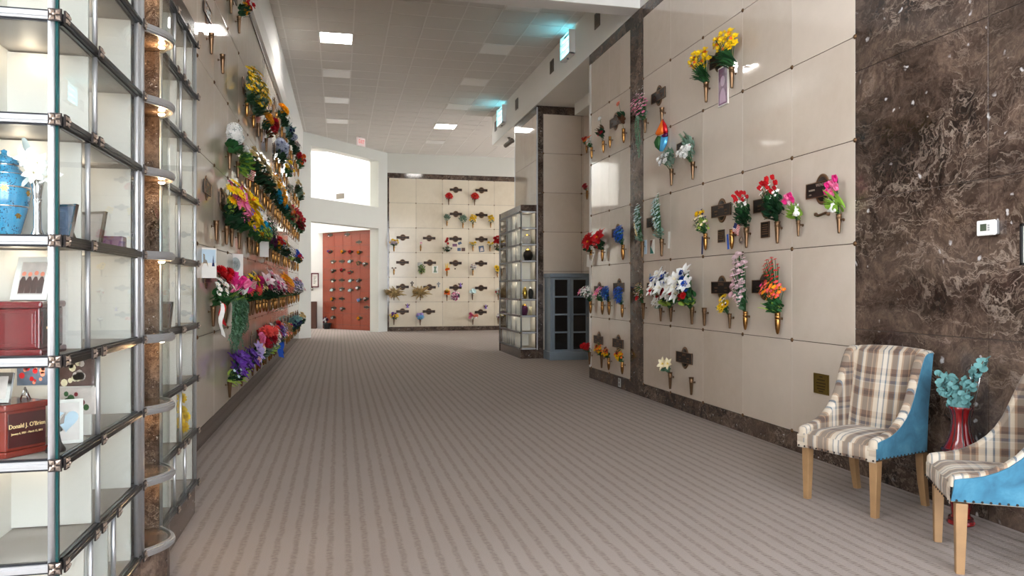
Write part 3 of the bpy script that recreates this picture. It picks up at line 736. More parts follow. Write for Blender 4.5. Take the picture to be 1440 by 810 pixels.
    if bulge:      # the bowed bay is lined in dark marble
        by0, by1, sag = bulge
        m = MB(); m.box(sx0, sx1 + .02, by1, by1 + .012, .2, 2.91); m.box(sx0, sx1, by0 - .05, by0 - .038, .2, 2.91)
        q0, q1 = sorted((back_x + s * .002, back_x + s * .012)); m.box(q0, q1, by0 - .04, by1, .2, 2.91)
        for z in ZS:
            arc = [(U(-.012 + sag * math.sin(PI * k / 12)), by0 + (by1 - by0) * k / 12) for k in range(13)]
            m.prism(arc + [(back_x, by1), (back_x, by0)], z - .013, z + .013, 'z')
        m.obj('marble_lining', MAT['marble_niche'], root)

LAMPS = []
def spot(parent, x, y, z, e, r=.012, bulb=True, col=(1, .84, .64)):
    if bulb:
        m = MB(); m.lathe([(.0, -.010), (.012, -.007), (.016, 0), (.0, 0)], 10, TR((x, y, z)), 0); o = m.obj('lamp', MAT['spot'], parent)
    ld = bpy.data.lights.new('niche_lamp', 'POINT'); ld.energy = e; ld.color = col; ld.shadow_soft_size = r
    lo = bpy.data.objects.new('niche_lamp', ld); C.objects.link(lo); lo.location = (x, y, z - .03); lo.parent = parent

CX, CY = -.872, 2.655
cab = thing('display_cabinet', 'tall glass-front niche cabinet with a bowed marble-lined bay along the left wall', 'cabinet')
r1 = [[2.98, 3.263], [3.064], [3.064], [2.95], [2.95], [3.03], [3.03], [3.03]]
r2 = [[4.40, 4.68], [4.56], [4.56], [4.52], [4.52], [4.56], [4.56], [4.40, 4.68]]
build_cabinet(cab, -1.30, CX, CY, 5.02, r1, 1, -1.155, (3.70, 4.05, .085), None, r2)
for i, z in enumerate(ZS[1:]):
    spot(cab, CX + .035, 3.93, z - .022, .42, .012, True, (1, .6, .3))
    q = r1[i][0]
    spot(cab, -1.06, q - .07, z - .02, .07, .03, False)
    spot(cab, -1.04, 3.45, z - .02, .07, .03, False)
    spot(cab, -1.02, 4.42, z - .02, .06, .03, False); spot(cab, -1.02, 4.92, z - .02, .05, .03, False)
m = MB(); m.box(-1.30, -1.155, 2.67, 2.69, 0, 3.05); m.obj('side_panel', MAT['panel'], cab)

cab2 = thing('display_cabinet', 'distant glass-front niche cabinet standing against the cream block by the recess', 'cabinet')
q1 = [[14.85 + .22 * k for k in range(1, 7)] if i in (0,) else [14.93, 15.35, 15.78] for i in range(8)]
build_cabinet(cab2, 3.822, 3.50, 14.50, 16.5, q1, -1, 3.80, None, None, None, False)
for i, z in enumerate(ZS[1:]):
    spot(cab2, 3.66, 14.62, z - .02, .16, .03, False); spot(cab2, 3.64, 15.3, z - .02, .14, .03, False); spot(cab2, 3.64, 16.1, z - .02, .12, .03, False)
MB().box(3.80, 3.824, 14.49, 14.52, 0, 3.05).obj('side_panel', MAT['marble_trim'], cab2); MB().box(3.49, 3.826, 16.49, 16.52, 0, 3.05).obj('side_panel', MAT['marble_trim'], cab2)

# ---------------------------------------------------------------- things kept in the near cabinet
def picture(name, label, loc, w, h, rz, tilt, fmat, pmat, border=.014, group=None, cat='picture', leg=True):
    t = thing(name, label, cat, loc, rz, group)
    T = TR((0, 0, 0), rx=-tilt)
    m = MB()
    for u0, u1, v0, v1 in ((-w/2, w/2, 0, border), (-w/2, w/2, h - border, h), (-w/2, -w/2 + border, border, h - border), (w/2 - border, w/2, border, h - border)): m.box(u0, u1, -.006, .006, v0, v1, 0, T)
    m.obj('frame', fmat, t)
    MB().box(-w/2 + border, w/2 - border, -.002, .003, border, h - border, 0, T).obj('print', pmat, t)
    if leg:
        p = T @ Vector((0, .006, h * .7)); MB().tube([p, (0, p.y + h * .32, .004)], .005, 6).obj('easel_leg', MAT['black'], t)
    return t
Z4 = ZS[4] + .0125
# blue urn
t = thing('urn', 'bright blue enamel urn with gold flowers on a cabinet shelf', 'urn', (-1.078, 2.80, Z4))
pr = [(.036, 0), (.042, .004), (.046, .012), (.058, .06), (.071, .11), (.077, .15), (.074, .185), (.06, .215), (.045, .232), (.041, .240), (.044, .246)]
MB().lathe(pr, 28).obj('body', MAT['urn_blue'], t)
MB().lathe([(.046, .246), (.047, .252), (.036, .266), (.015, .275), (.008, .282), (.011, .290), (.0, .296)], 24).obj('lid', MAT['urn_blue'], t)
for r, z in ((.0445, .242), (.0705, .105), (.0605, .212), (.0762, .168)): MB().lathe([(r, z - .0025), (r + .0012, z), (r, z + .0025)], 28).obj('band', MAT['silver'], t)
m = MB()
rs = random.Random(3)
for a, z, r in ((-1.2, .16, .0775), (-.55, .075, .0625), (-1.75, .19, .0735), (-2.3, .12, .0735), (-.2, .15, .0775)):
    c0 = Vector((r * math.cos(a), r * math.sin(a), z)); d = Vector((math.cos(a), math.sin(a), 0)); tn = Vector((-d.y, d.x, 0))
    for k in range(6):
        b = k * PI / 3; e = tn * math.cos(b) + Vector((0, 0, 1)) * math.sin(b); n2 = tn * -math.sin(b) + Vector((0, 0, 1)) * math.cos(b)
        o = c0 + d * .0008
        m.add([o, o + e * .006 + n2 * .004, o + e * .0135, o + e * .006 - n2 * .004], [(0,1,2,3)])
m.obj('flower_motif', MAT['gold'], t)
# silver vase with white orchids
t = thing('bud_vase', 'slim silver flute vase beside the blue urn', 'vase', (-.955, 2.73, Z4))
MB().lathe([(.022, 0), (.02, .008), (.012, .03), (.011, .09), (.013, .12), (.008, .125), (.012, .13), (.014, .15), (.02, .185), (.017, .186), (.011, .15)], 18).obj('body', MAT['silver'], t)
MB().lathe([(.0115, .118), (.014, .123), (.0115, .128)], 18).obj('ring', MAT['silver'], t)
picture('photo_frame', 'silver framed photo leaning behind the flute vase in the cabinet corner', (-.925, 2.83, Z4), .105, .125, -.55, .22, MAT['silver'], MAT['photo_blue'], .008)
picture('photo_frame', 'large pale framed photo standing just past the first glass mullion', (-.99, 3.35, Z4), .13, .15, -.5, .2, MAT['silver'], MAT['photo_light'], .01)
m = MB(); t = tag(m.box(-.045, .045, -.03, .03, 0, .055).add([], []).obj('keepsake_box', MAT['photo_mauve'], None, (-.93, 3.48, Z4), .006), 'small mauve keepsake box beside the pale photo frame', 'box')
# dark red casket urn with a photo on it
Z3 = ZS[3] + .0125
t = thing('urn', 'wide dark red wooden casket urn behind the corner glass', 'urn', (-1.025, 2.81, Z3))
MB().box(-.095, .095, -.115, .115, .0, .024).obj('plinth', MAT['mahogany'], t, None, .006)
MB().box(-.085, .085, -.105, .105, .024, .155).obj('body', MAT['mahogany'], t, None, .004)
MB().box(-.094, .094, -.114, .114, .155, .178).obj('lid', MAT['mahogany'], t, None, .008)
m = MB()
for u0, u1, v0, v1 in ((-.075, .075, .03, .042), (-.075, .075, .138, .148), (-.075, -.063, .042, .138), (.063, .075, .042, .138)): m.box(u0, u1, -.1085, -.1045, v0, v1)
m.obj('moulding', MAT['mahogany'], t, None, .002)
MB().box(.0852, .0875, -.085, .085, .036, .145).obj('side_plate', MAT['mahogany_dark'], t, None, .001)
m = MB()
for k, (v0, v1) in enumerate(((-.055, -.028), (-.018, .012), (.024, .06))):
    for j in range(4): m.box(.0876, .0884, v0 + j * (v1 - v0) / 4, v0 + (j + .75) * (v1 - v0) / 4, .086, .094)
m.box(.0876, .0884, -.02, .02, .07, .074)
m.obj('gilt_lettering', MAT['gilt'], t)
def group_figures(t, w, h, z0, tilt, n=4):
    m = MB(); T = TR(rx=-tilt); rs = random.Random(n)
    for k in range(n):
        x = (k - (n - 1) / 2) * w / n; hz = z0 + h * rs.uniform(.62, .74)
        m.add([T @ Vector((x + w * .09 * math.cos(2*PI*j/10), -.0034, hz + h * .075 * math.sin(2*PI*j/10))) for j in range(10)], [tuple(range(10))], 1)
        m.add([T @ Vector((x + u * w, -.003, z0 + v * h)) for u, v in ((-.12, .03), (.12, .03), (.13, .42), (.05, .56), (-.05, .56), (-.13, .42))], [tuple(range(6))], 0)
    m.obj('figures', [MAT['photo_dark'], MAT['c_salmon']], t)
gp_ = picture('photo_frame', 'cream framed group photo standing on the dark red casket urn', (-1.005, 2.80, Z3 + .1795), .125, .15, -.28, .28, MAT['paper'], MAT['photo_light'], .018)
group_figures(gp_, .085, .11, .02, .28)
# cherry urn with a name plate
Z2 = ZS[2] + .0125
t = thing('urn', 'cherry wood chest urn with a gilt name plate in the corner niche', 'urn', (-1.075, 2.81, Z2), -.62)
MB().prism([(-.09, -.09), (.06, -.09), (.09, -.06), (.09, .09), (-.09, .09)], 0, .02, 'z').obj('plinth', MAT['cherry'], t, None, .004)
MB().prism([(-.08, -.08), (.055, -.08), (.08, -.055), (.08, .08), (-.08, .08)], .02, .15, 'z').obj('body', MAT['cherry'], t, None, .003)
MB().prism([(-.088, -.088), (.06, -.088), (.088, -.06), (.088, .088), (-.088, .088)], .15, .172, 'z').obj('lid', MAT['cherry'], t, None, .006)
MB().box(.0802, .083, -.05, .076, .03, .14).obj('name_plate', MAT['mahogany_dark'], t, None, .001)
def text2(parent, s, size, loc, rot, mat, sx=1):
    text(parent, s, size, loc, rot, mat, sx=sx)
text2(t, "Donald J. O'Brien", .020, (.0840, .013, .098), (PI / 2, 0, PI / 2), MAT['gilt'], .86)
text2(t, 'January 6, 1931 - March 15, 2011', .0092, (.0840, .013, .074), (PI / 2, 0, PI / 2), MAT['gilt'], .86)
picture('photo_frame', 'silver easel frame standing on the cherry chest urn', (-1.085, 2.765, Z2 + .1725), .075, .10, -.1, .3, MAT['silver'], MAT['photo_light'], .012)
t = thing('easel', 'tiny crystal easel on the cherry chest urn', 'easel', (-1.03, 2.83, Z2 + .1725), -.3)
m = MB(); m.tube([(-.014, 0, 0), (0, .004, .042)], .0028, 6); m.tube([(.014, 0, 0), (0, .004, .042)], .0028, 6); m.tube([(-.008, .001, .017), (.008, .001, .017)], .0022, 6); m.obj('legs', MAT['silver'], t)
MB().tube([(0, .004, .042), (0, .03, 0)], .0025, 6).obj('prop', MAT['silver'], t)
t = thing('dove_figurine', 'small silver dove figurine on a dark base beside the cherry urn', 'figurine', (-.925, 2.80, Z2), -.4)
MB().lathe([(.03, 0), (.03, .008), (.018, .03), (.012, .06), (.0, .062)], 14).obj('base', MAT['black'], t)
m = MB(); m.lathe([(.0, -.035), (.008, -.025), (.014, 0), (.010, .018), (.0, .03)], 12, TR((0, 0, .082), rx=PI / 3)); m.obj('body', MAT['silver'], t)
m = MB()
for s_ in (-1, 1): m.add([(0, 0, .085), (s_ * .008, .012, .118), (s_ * .02, .022, .13), (s_ * .014, .02, .092)], [(0,1,2,3)])
m.obj('wing', MAT['silver'], t)
t = picture('photo_frame', 'cream frame with a pale heart window leaning in the cherry urn niche', (-.935, 2.93, Z2), .105, .155, .30, .2, MAT['paper'], MAT['photo_light'], .012)
m = MB(); T = TR((0, 0, 0), rx=-.2)
hp = []
for k in range(28):
    a = 2 * PI * k / 28; hp.append(T @ Vector((.0024 * 16 * math.sin(a) ** 3, -.0035, .082 + .0026 * (13 * math.cos(a) - 5 * math.cos(2*a) - 2 * math.cos(3*a) - math.cos(4*a)))))
m.add(hp, [tuple(range(28))]); m.obj('heart', MAT['paper_blue'], t)
# snapshots pinned to the back of that niche
for i, (x, z, w, h, mt, lab) in enumerate(((-1.085, 1.085, .10, .075, 'photo_blue', 'snapshot of red flowers against blue pinned at the back of the cherry urn niche'), (-.955, 1.095, .15, .11, 'photo_dark', 'dark family snapshot pinned high at the back of the cherry urn niche'), (-.935, .985, .12, .10, 'photo_light', 'pale snapshot of a flower arrangement pinned below the family snapshot'))):
    t = thing('snapshot', lab, 'photo', (x, 3.056, z), 0, 'pinned snapshots')
    MB().box(-w/2, w/2, -.0015, -.0003, -h/2, h/2).obj('print', MAT[mt], t)
    m = MB(); rs = random.Random(i + 5)
    for k in range(14):
        u, v, r = rs.uniform(-.36, .36) * w, rs.uniform(-.38, .38) * h, rs.uniform(.06, .13) * h
        m.add([(u + r * math.cos(2*PI*j/8), -.0019, v + r * 1.2 * math.sin(2*PI*j/8)) for j in range(8)], [tuple(range(8))], k % 2)
    m.obj('figures', [MAT[('c_red', 'photo_light', 'c_darkred')[i]], MAT[('c_salmon', 'c_cream', 'c_green')[i]]], t)
picture('photo_frame', 'small framed photo on a shelf beyond the bowed bay', (-.93, 4.32, Z3), .12, .15, -.35, .2, MAT['silver'], MAT['photo_dark'], .01)

# ---------------------------------------------------------------- urns in the distant cabinet
def small_urn(label, x, y, row, mat, h, r, lid):
    t = thing('urn', label, 'urn', (x, y, ZS[row] + .0125), 0, 'urns in the distant cabinet')
    MB().lathe([(r * .6, 0), (r * .7, .01), (r, h * .45), (r * .9, h * .7), (r * .55, h * .82), (r * .6, h * .85)], 16).obj('body', mat, t)
    MB().lathe([(r * .62, h * .85), (r * .5, h * .92), (r * .15, h * .95), (r * .2, h), (0, h * 1.02)], 14).obj('lid', lid, t)
small_urn('pearl urn with gold lid in the upper part of the distant cabinet', 3.67, 14.66, 6, MAT['photo_light'], .2, .1, MAT['gold'])
small_urn('dark urn with gold top on the middle shelf of the distant cabinet', 3.69, 14.66, 5, MAT['bronze_plate'], .24, .1, MAT['gold'])
small_urn('tall gold urn, left of two in the lower distant cabinet', 3.62, 14.64, 3, MAT['gold'], .24, .05, MAT['gold'])
small_urn('tall dark urn, right of two in the lower distant cabinet', 3.74, 14.64, 3, MAT['black'], .24, .05, MAT['silver'])
small_urn('plum coloured urn beside a candle in the distant cabinet', 3.62, 14.68, 2, MAT['c_plum'], .23, .075, MAT['gold'])
t = thing('candle', 'cream pillar candle beside the plum urn in the distant cabinet', 'candle', (3.74, 14.64, ZS[2] + .0125))
MB().lathe([(.03, 0), (.03, .17), (.026, .175), (.0, .172)], 14).obj('wax', MAT['c_cream'], t); MB().tube([(0, 0, .17), (.002, 0, .19)], .002, 5).obj('wick', MAT['black'], t)
picture('photo_frame', 'small dark frame beside the gold urn in the distant cabinet', (3.575, 14.62, ZS[3] + .0125), .07, .12, .1, .15, MAT['black'], MAT['photo_light'], .012)

# ---------------------------------------------------------------- blue-grey cupboard in the recess
x0, x1, yf, yb = 3.985, 4.785, 14.06, 14.49
t = thing('cupboard', 'blue-grey steel cupboard with two black-paned doors in the recess', 'cupboard')
MB().box(x0, x1, yf, yb, .16, 1.60).obj('body', MAT['steel_blue'], t, None, .004)
MB().box(x0 - .02, x1, yf - .03, yb, 1.60, 1.685).obj('cap', MAT['steel_blue'], t, None, .012)
MB().box(x0 - .02, x1, yf - .03, yb, 0, .16).obj('plinth', MAT['steel_blue'], t, None, .006)
for k in range(2):
    a = x0 + .03 + k * .375; b = a + .365
    m = MB(); m.box(a, a + .055, yf - .022, yf - .001, .19, 1.58); m.box(b - .055, b, yf - .022, yf - .001, .19, 1.58)
    zz = [.19, .54, .885, 1.23, 1.575]
    for z in zz: m.box(a + .055, b - .055, yf - .022, yf - .001, z - .016, z + .016)
    d = m.obj('door', MAT['steel_blue'], t, None, .003)
    m = MB(); m.box(a + .055, b - .055, yf - .010, yf - .002, .2, 1.57); m.obj('pane', MAT['black_glass'], d)
    m = MB(); m.lathe([(.0, .035), (.014, .032), (.014, .022), (.006, .018), (.006, 0)][::-1], 10, TR((b - .028, yf - .022, .82), rx=PI / 2)); m.obj('knob', MAT['silver'], d)
# ================================================================ plaid chairs and the floor vase
def chair_meshes():
    out = {}
    # seat: crowned cushion with rounded edges
    m = MB(); nx, ny = 16, 16; hw, y0, y1, zb, zt = .238, -.275, .22, .345, .462
    vs = []
    for j in range(ny + 1):
        for i in range(nx + 1):
            u, v = -1 + 2 * i / nx, -1 + 2 * j / ny
            z = zt + .022 * (1 - u * u) * (1 - v * v) - .02 * max(0, abs(u) - .85) / .15 * .6 - (.03 * max(0, -v - .84) / .16 if v < 0 else 0)
            vs.append((u * hw, (y0 + y1) / 2 + v * (y1 - y0) / 2, z))
    fs = [(j * (nx + 1) + i, j * (nx + 1) + i + 1, (j + 1) * (nx + 1) + i + 1, (j + 1) * (nx + 1) + i) for j in range(ny) for i in range(nx)]
    m.add(vs, fs, 0, True)
    # front apron, wider than the cushion so it runs under the arms
    fp = []
    for z, yy in ((zt - .03, y0), (.44, y0 - .012), (.40, y0 - .016), (.36, y0 - .014), (zb, y0 - .004)):
        fp.append((yy, z))
    vs = []
    for k, (yy, z) in enumerate(fp):
        for i in range(nx + 1): vs.append(((-1 + 2 * i / nx) * hw, yy, z))
    m.add(vs, [(k * (nx + 1) + i, k * (nx + 1) + i + 1, (k + 1) * (nx + 1) + i + 1, (k + 1) * (nx + 1) + i) for k in range(len(fp) - 1) for i in range(nx)], 0, True)
    m.box(-hw, hw, y0 + .0, y1 + .02, zb, zb + .012)
    out['seat'] = (m.mesh('seat', MAT['plaid']), 0)
    # backrest: padded slab between the wings, leaning back and rolled over the top
    def yfr(z): t = (z - .43) / .57; return .150 + .085 * t + .02 * t * t
    m = MB(); nz = 14; vs = []; W = .232
    rowsp = [(yfr(.43 + .54 * k / nz), .43 + .54 * k / nz) for k in range(nz + 1)] + [(.268, .990), (.282, 1.001), (.300, 1.002), (.316, .992), (.320, .975)]
    for yy, z in rowsp:
        for i in range(nx + 1):
            u = -1 + 2 * i / nx
            vs.append((u * W, yy - .016 * (1 - u ** 4) * (1 if z < .985 else .2), z + (.012 * (1 - u * u) if z > .96 else 0)))
    m.add(vs, [(k * (nx + 1) + i, k * (nx + 1) + i + 1, (k + 1) * (nx + 1) + i + 1, (k + 1) * (nx + 1) + i) for k in range(len(rowsp) - 1) for i in range(nx)], 0, True)
    out['backrest'] = (m.mesh('backrest', MAT['plaid']), 0)
    # outer back
    m = MB(); m.add([(-.232, .238, .345), (.232, .238, .345), (.232, .262, .62), (-.232, .262, .62), (.232, .318, .985), (-.232, .318, .985)], [(0,1,2,3), (3,2,4,5)])
    m.add([(-.232, .238, .345), (.232, .238, .345), (.232, .15, .345), (-.232, .15, .345)], [(0,1,2,3)])
    out['outer_back'] = (m.mesh('outer_back', MAT['velvet']), 0)
    # wings: outline in the y-z plane, swept from the arm front up to the top of the back
    top = [(-.290, .43), (-.288, .463), (-.276, .480), (-.245, .488), (-.20, .495), (-.15, .507), (-.10, .527), (-.05, .556), (0, .597), (.04, .645), (.075, .705), (.105, .775), (.135, .85), (.165, .92), (.195, .97), (.225, .992), (.262, 1.0), (.30, .998), (.318, .985)]
    outl = [(-.288, .345)] + top + [(.262, .62), (.238, .345)]
    def wing(s):
        m = MB(); n = len(top); vs = []; prof = [(.226, -.016), (.232, -.004), (.245, .0), (.268, .0), (.281, -.004), (.286, -.014)]
        # normals of the outline for the rolled edge
        for i, (y, z) in enumerate(top):
            a, b = top[max(i - 1, 0)], top[min(i + 1, n - 1)]
            d = Vector((b[0] - a[0], b[1] - a[1])).normalized(); nr = Vector((-d.y, d.x))
            for x, h in prof: vs.append((s * x, y + nr.x * h, z + nr.y * h))
        k = len(prof)
        m.add(vs, [(i * k + j, i * k + j + 1, (i + 1) * k + j + 1, (i + 1) * k + j) for i in range(n - 1) for j in range(k - 1)], 0, True)
        inner = [(s * .226, vs[i * k][1], vs[i * k][2]) for i in range(n)] + [(s * .226, .262, .62), (s * .226, .238, .345), (s * .226, -.272, .345)]
        m.add(inner, [tuple(range(len(inner)))], 0)
        fr = [(s * x, -.290, z) for x, z in ((.226, .345), (.286, .345), (.286, .43), (.226, .43))]
        m.add(fr, [(0,1,2,3)], 0)
        return m.mesh('wing', MAT['plaid_side'])
    def side(s):
        m = MB(); ins = []
        n = len(outl)
        for i, (y, z) in enumerate(outl):
            p0, p1 = outl[i - 1], outl[(i + 1) % n]
            d = Vector((p1[0] - p0[0], p1[1] - p0[1])).normalized() * .016
            ins.append((y + d.y, z - d.x))
        a, b = sorted((s * .275, s * .2872)); m.prism(ins, a, b, 'x')
        return m.mesh('side_panel', MAT['velvet'])
    for s in (-1, 1): out['wing', s] = (wing(s), 0); out['side_panel', s] = (side(s), .003)
    # nailheads along the front and both sides
    m = MB(); m.lathe([(.0065, 0), (.006, .0025), (.0035, .0045), (0, .0052)], 8); nh = m.mesh('nailhead', MAT['pewter_dark'])
    for k in range(13): out['nailhead', 0, k] = (nh, aim((-.27 + .54 * k / 12, -.2935, .357), (0, -1, 0)))
    for s in (-1, 1):
        for k in range(14): out['nailhead', s, k] = (nh, aim((s * .2865, -.262 + .475 * k / 13, .366), (s, 0, 0)))
    def leg(sx, sy):
        m = MB(); x, y = sx * .245, sy * .235
        tw, bw = .027, .019
        bx, by = (x, y - .005) if sy < 0 else (x, y + .045)
        vs = [(x + a * tw, y + b * tw, .348) for a, b in ((-1,-1),(1,-1),(1,1),(-1,1))]
        if sy > 0: vs += [(x + a * .023, y + .012 + b * .023, .17) for a, b in ((-1,-1),(1,-1),(1,1),(-1,1))]
        vs += [(bx + a * bw, by + b * bw, .0) for a, b in ((-1,-1),(1,-1),(1,1),(-1,1))]
        L = len(vs) // 4
        fs = [(0,1,2,3), tuple(range(len(vs) - 1, len(vs) - 5, -1))]
        for q in range(L - 1): fs += [(q*4 + i, q*4 + (i+1) % 4, q*4 + 4 + (i+1) % 4, q*4 + 4 + i) for i in range(4)]
        m.add(vs, fs); return m.mesh('leg', MAT['wood'])
    for sx in (-1, 1):
        for sy in (-1, 1): out['leg', sx, sy] = (leg(sx, sy), .003)
    return out
CH = chair_meshes()
def chair(x, y, rz, label):
    t = thing('accent_chair', label, 'chair', (x, y, 0), rz, 'plaid and blue chairs')
    for k, (me, bv) in CH.items():
        n = k if isinstance(k, str) else k[0]
        mtx = bv if isinstance(bv, Matrix) else None
        o = link(n, me, t, None, 0 if mtx else bv)
        if mtx: o.matrix_local = mtx
        if n in ('side_panel', 'outer_back'): o['label'] = 'blue velvet outer panel'
chair(3.338, 4.286, math.radians(-72.9), 'plaid and blue velvet chair seen whole, left of the red vase')
chair(3.30, 3.20, math.radians(-121.3), 'plaid and blue velvet chair cut off by the photo edge, right of the red vase')

t = thing('floor_vase', 'tall dark red lacquered vase on the floor between the plaid chairs', 'vase', (3.60, 3.77, 0))
pr = [(.072, 0), (.078, .012), (.062, .03), (.05, .06), (.055, .10), (.085, .22), (.10, .32), (.104, .39), (.100, .43), (.085, .46), (.066, .50), (.052, .55), (.046, .60), (.047, .64), (.055, .675), (.066, .695), (.062, .698), (.048, .67), (.038, .60)]
MB().lathe(pr, 28, None, 0, 1, 1, True, True).obj('body', MAT['vase_red'], t)
m = MB()
for k in range(8):
    a = 2 * PI * k / 8 + .2
    m.tube([((r + .001) * math.cos(a), (r + .001) * math.sin(a), z) for r, z in pr[4:16]], .0035, 5)
m.obj('rib', MAT['black'], t)
for z, r in ((.436, .0985), (.03, .063)): MB().lathe([(r, z - .012), (r + .004, z - .006), (r + .004, z + .006), (r, z + .012)], 28).obj('band', MAT['mahogany_dark'], t)
t = thing('eucalyptus_stems', 'blue-green eucalyptus stems standing in the red floor vase', 'foliage', (3.60, 3.77, .69))
rs = random.Random(12); st = MB(); lf = MB()
for k in range(9):
    tip = Vector((rs.uniform(-.06, .04), rs.uniform(-.12, .13), rs.uniform(.14, .20)))
    if k < 4: tip = Vector((rs.uniform(-.04, .0), -.10 - .03 * k, .19 + .035 * k))
    if 4 <= k < 7: tip = Vector((-.05, .09 + .02 * (k - 4), .08 + .05 * (k - 4)))
    pts = [Vector((0, 0, -.06)).lerp(tip, q / 6) + Vector((0, 0, .03 * math.sin(PI * q / 6))) for q in range(7)]
    st.tube(pts, .0022, 5)
    for q in range(1, 7):
        for sd in range(4):
            a = rs.uniform(0, 2 * PI); d = Vector((math.cos(a), math.sin(a), rs.uniform(-.2, .7))).normalized()
            T = aim(pts[q] + d * .022 + Vector((0, 0, rs.uniform(-.012, .012))), Vector((rs.uniform(-1, -.2), rs.uniform(-1, .6), rs.uniform(-.2, .8))))
            r = rs.uniform(.016, .024)
            lf.add([T @ Vector((r * math.cos(2*PI*j/9), r * .85 * math.sin(2*PI*j/9), .003 * math.cos(2 * PI * j / 4.5))) for j in range(9)] + [T @ Vector((0, 0, -.003))], [(9, j, (j + 1) % 9) for j in range(9)], 0, True)
st.obj('stem', MAT['c_brown'], t); lf.obj('leaves', MAT['c_eucalyptus'], t)
tw = MB()
tw.tube([(.02, -.02, -.05), (.03, -.03, .1), (.045, -.035, .26)], .003, 5); tw.tube([(.02, -.06, -.05), (.02, -.10, .1), (.01, -.135, .235)], .003, 5)
tw.obj('twig', MAT['silver'], t)
# ================================================================ flowers
def petal(L, W, cup=.2, curl=0., nv=3, kind='round'):
    vs = []
    for j in range(nv + 1):
        t = j / nv
        if kind == 'round': w = W * min(1, .35 + 1.3 * t) * (1 - .55 * max(0, t - .65) / .35)
        elif kind == 'point': w = W * (.25 + .75 * math.sin(PI * min(1, t * .9 + .1))) * (1 if t < 1 else .08)
        else: w = W * (.5 + .5 * t)
        for u in (-1, 0, 1):
            vs.append(Vector((u * w, L * t, cup * W * (u * u) + curl * L * t * t)))
    fs = [(j*3 + i, j*3 + i + 1, j*3 + i + 4, j*3 + i + 3) for j in range(nv) for i in range(2)]
    return vs, fs
def ring(mb, n, L, W, ang, cup, curl, m=0, kind='round', a0=0, nv=3, z=0, r0=0):
    """n petals round +Z; ang = opening from the axis (0 closed, 90 flat)"""
    vs, fs = petal(L, W, cup, curl, nv, kind)
    for k in range(n):
        T = Matrix.Rotation(a0 + 2 * PI * k / n, 4, 'Z') @ Matrix.Translation((0, r0, z)) @ Matrix.Rotation(math.radians(90 - ang), 4, 'X')
        mb.add([T @ v for v in vs], fs, m, True)
def dome(mb, r, h, m, z=0, n=8):
    mb.lathe([(r, z), (r * .8, z + h * .6), (0, z + h)], n, None, m)
_rs = random.Random(5)
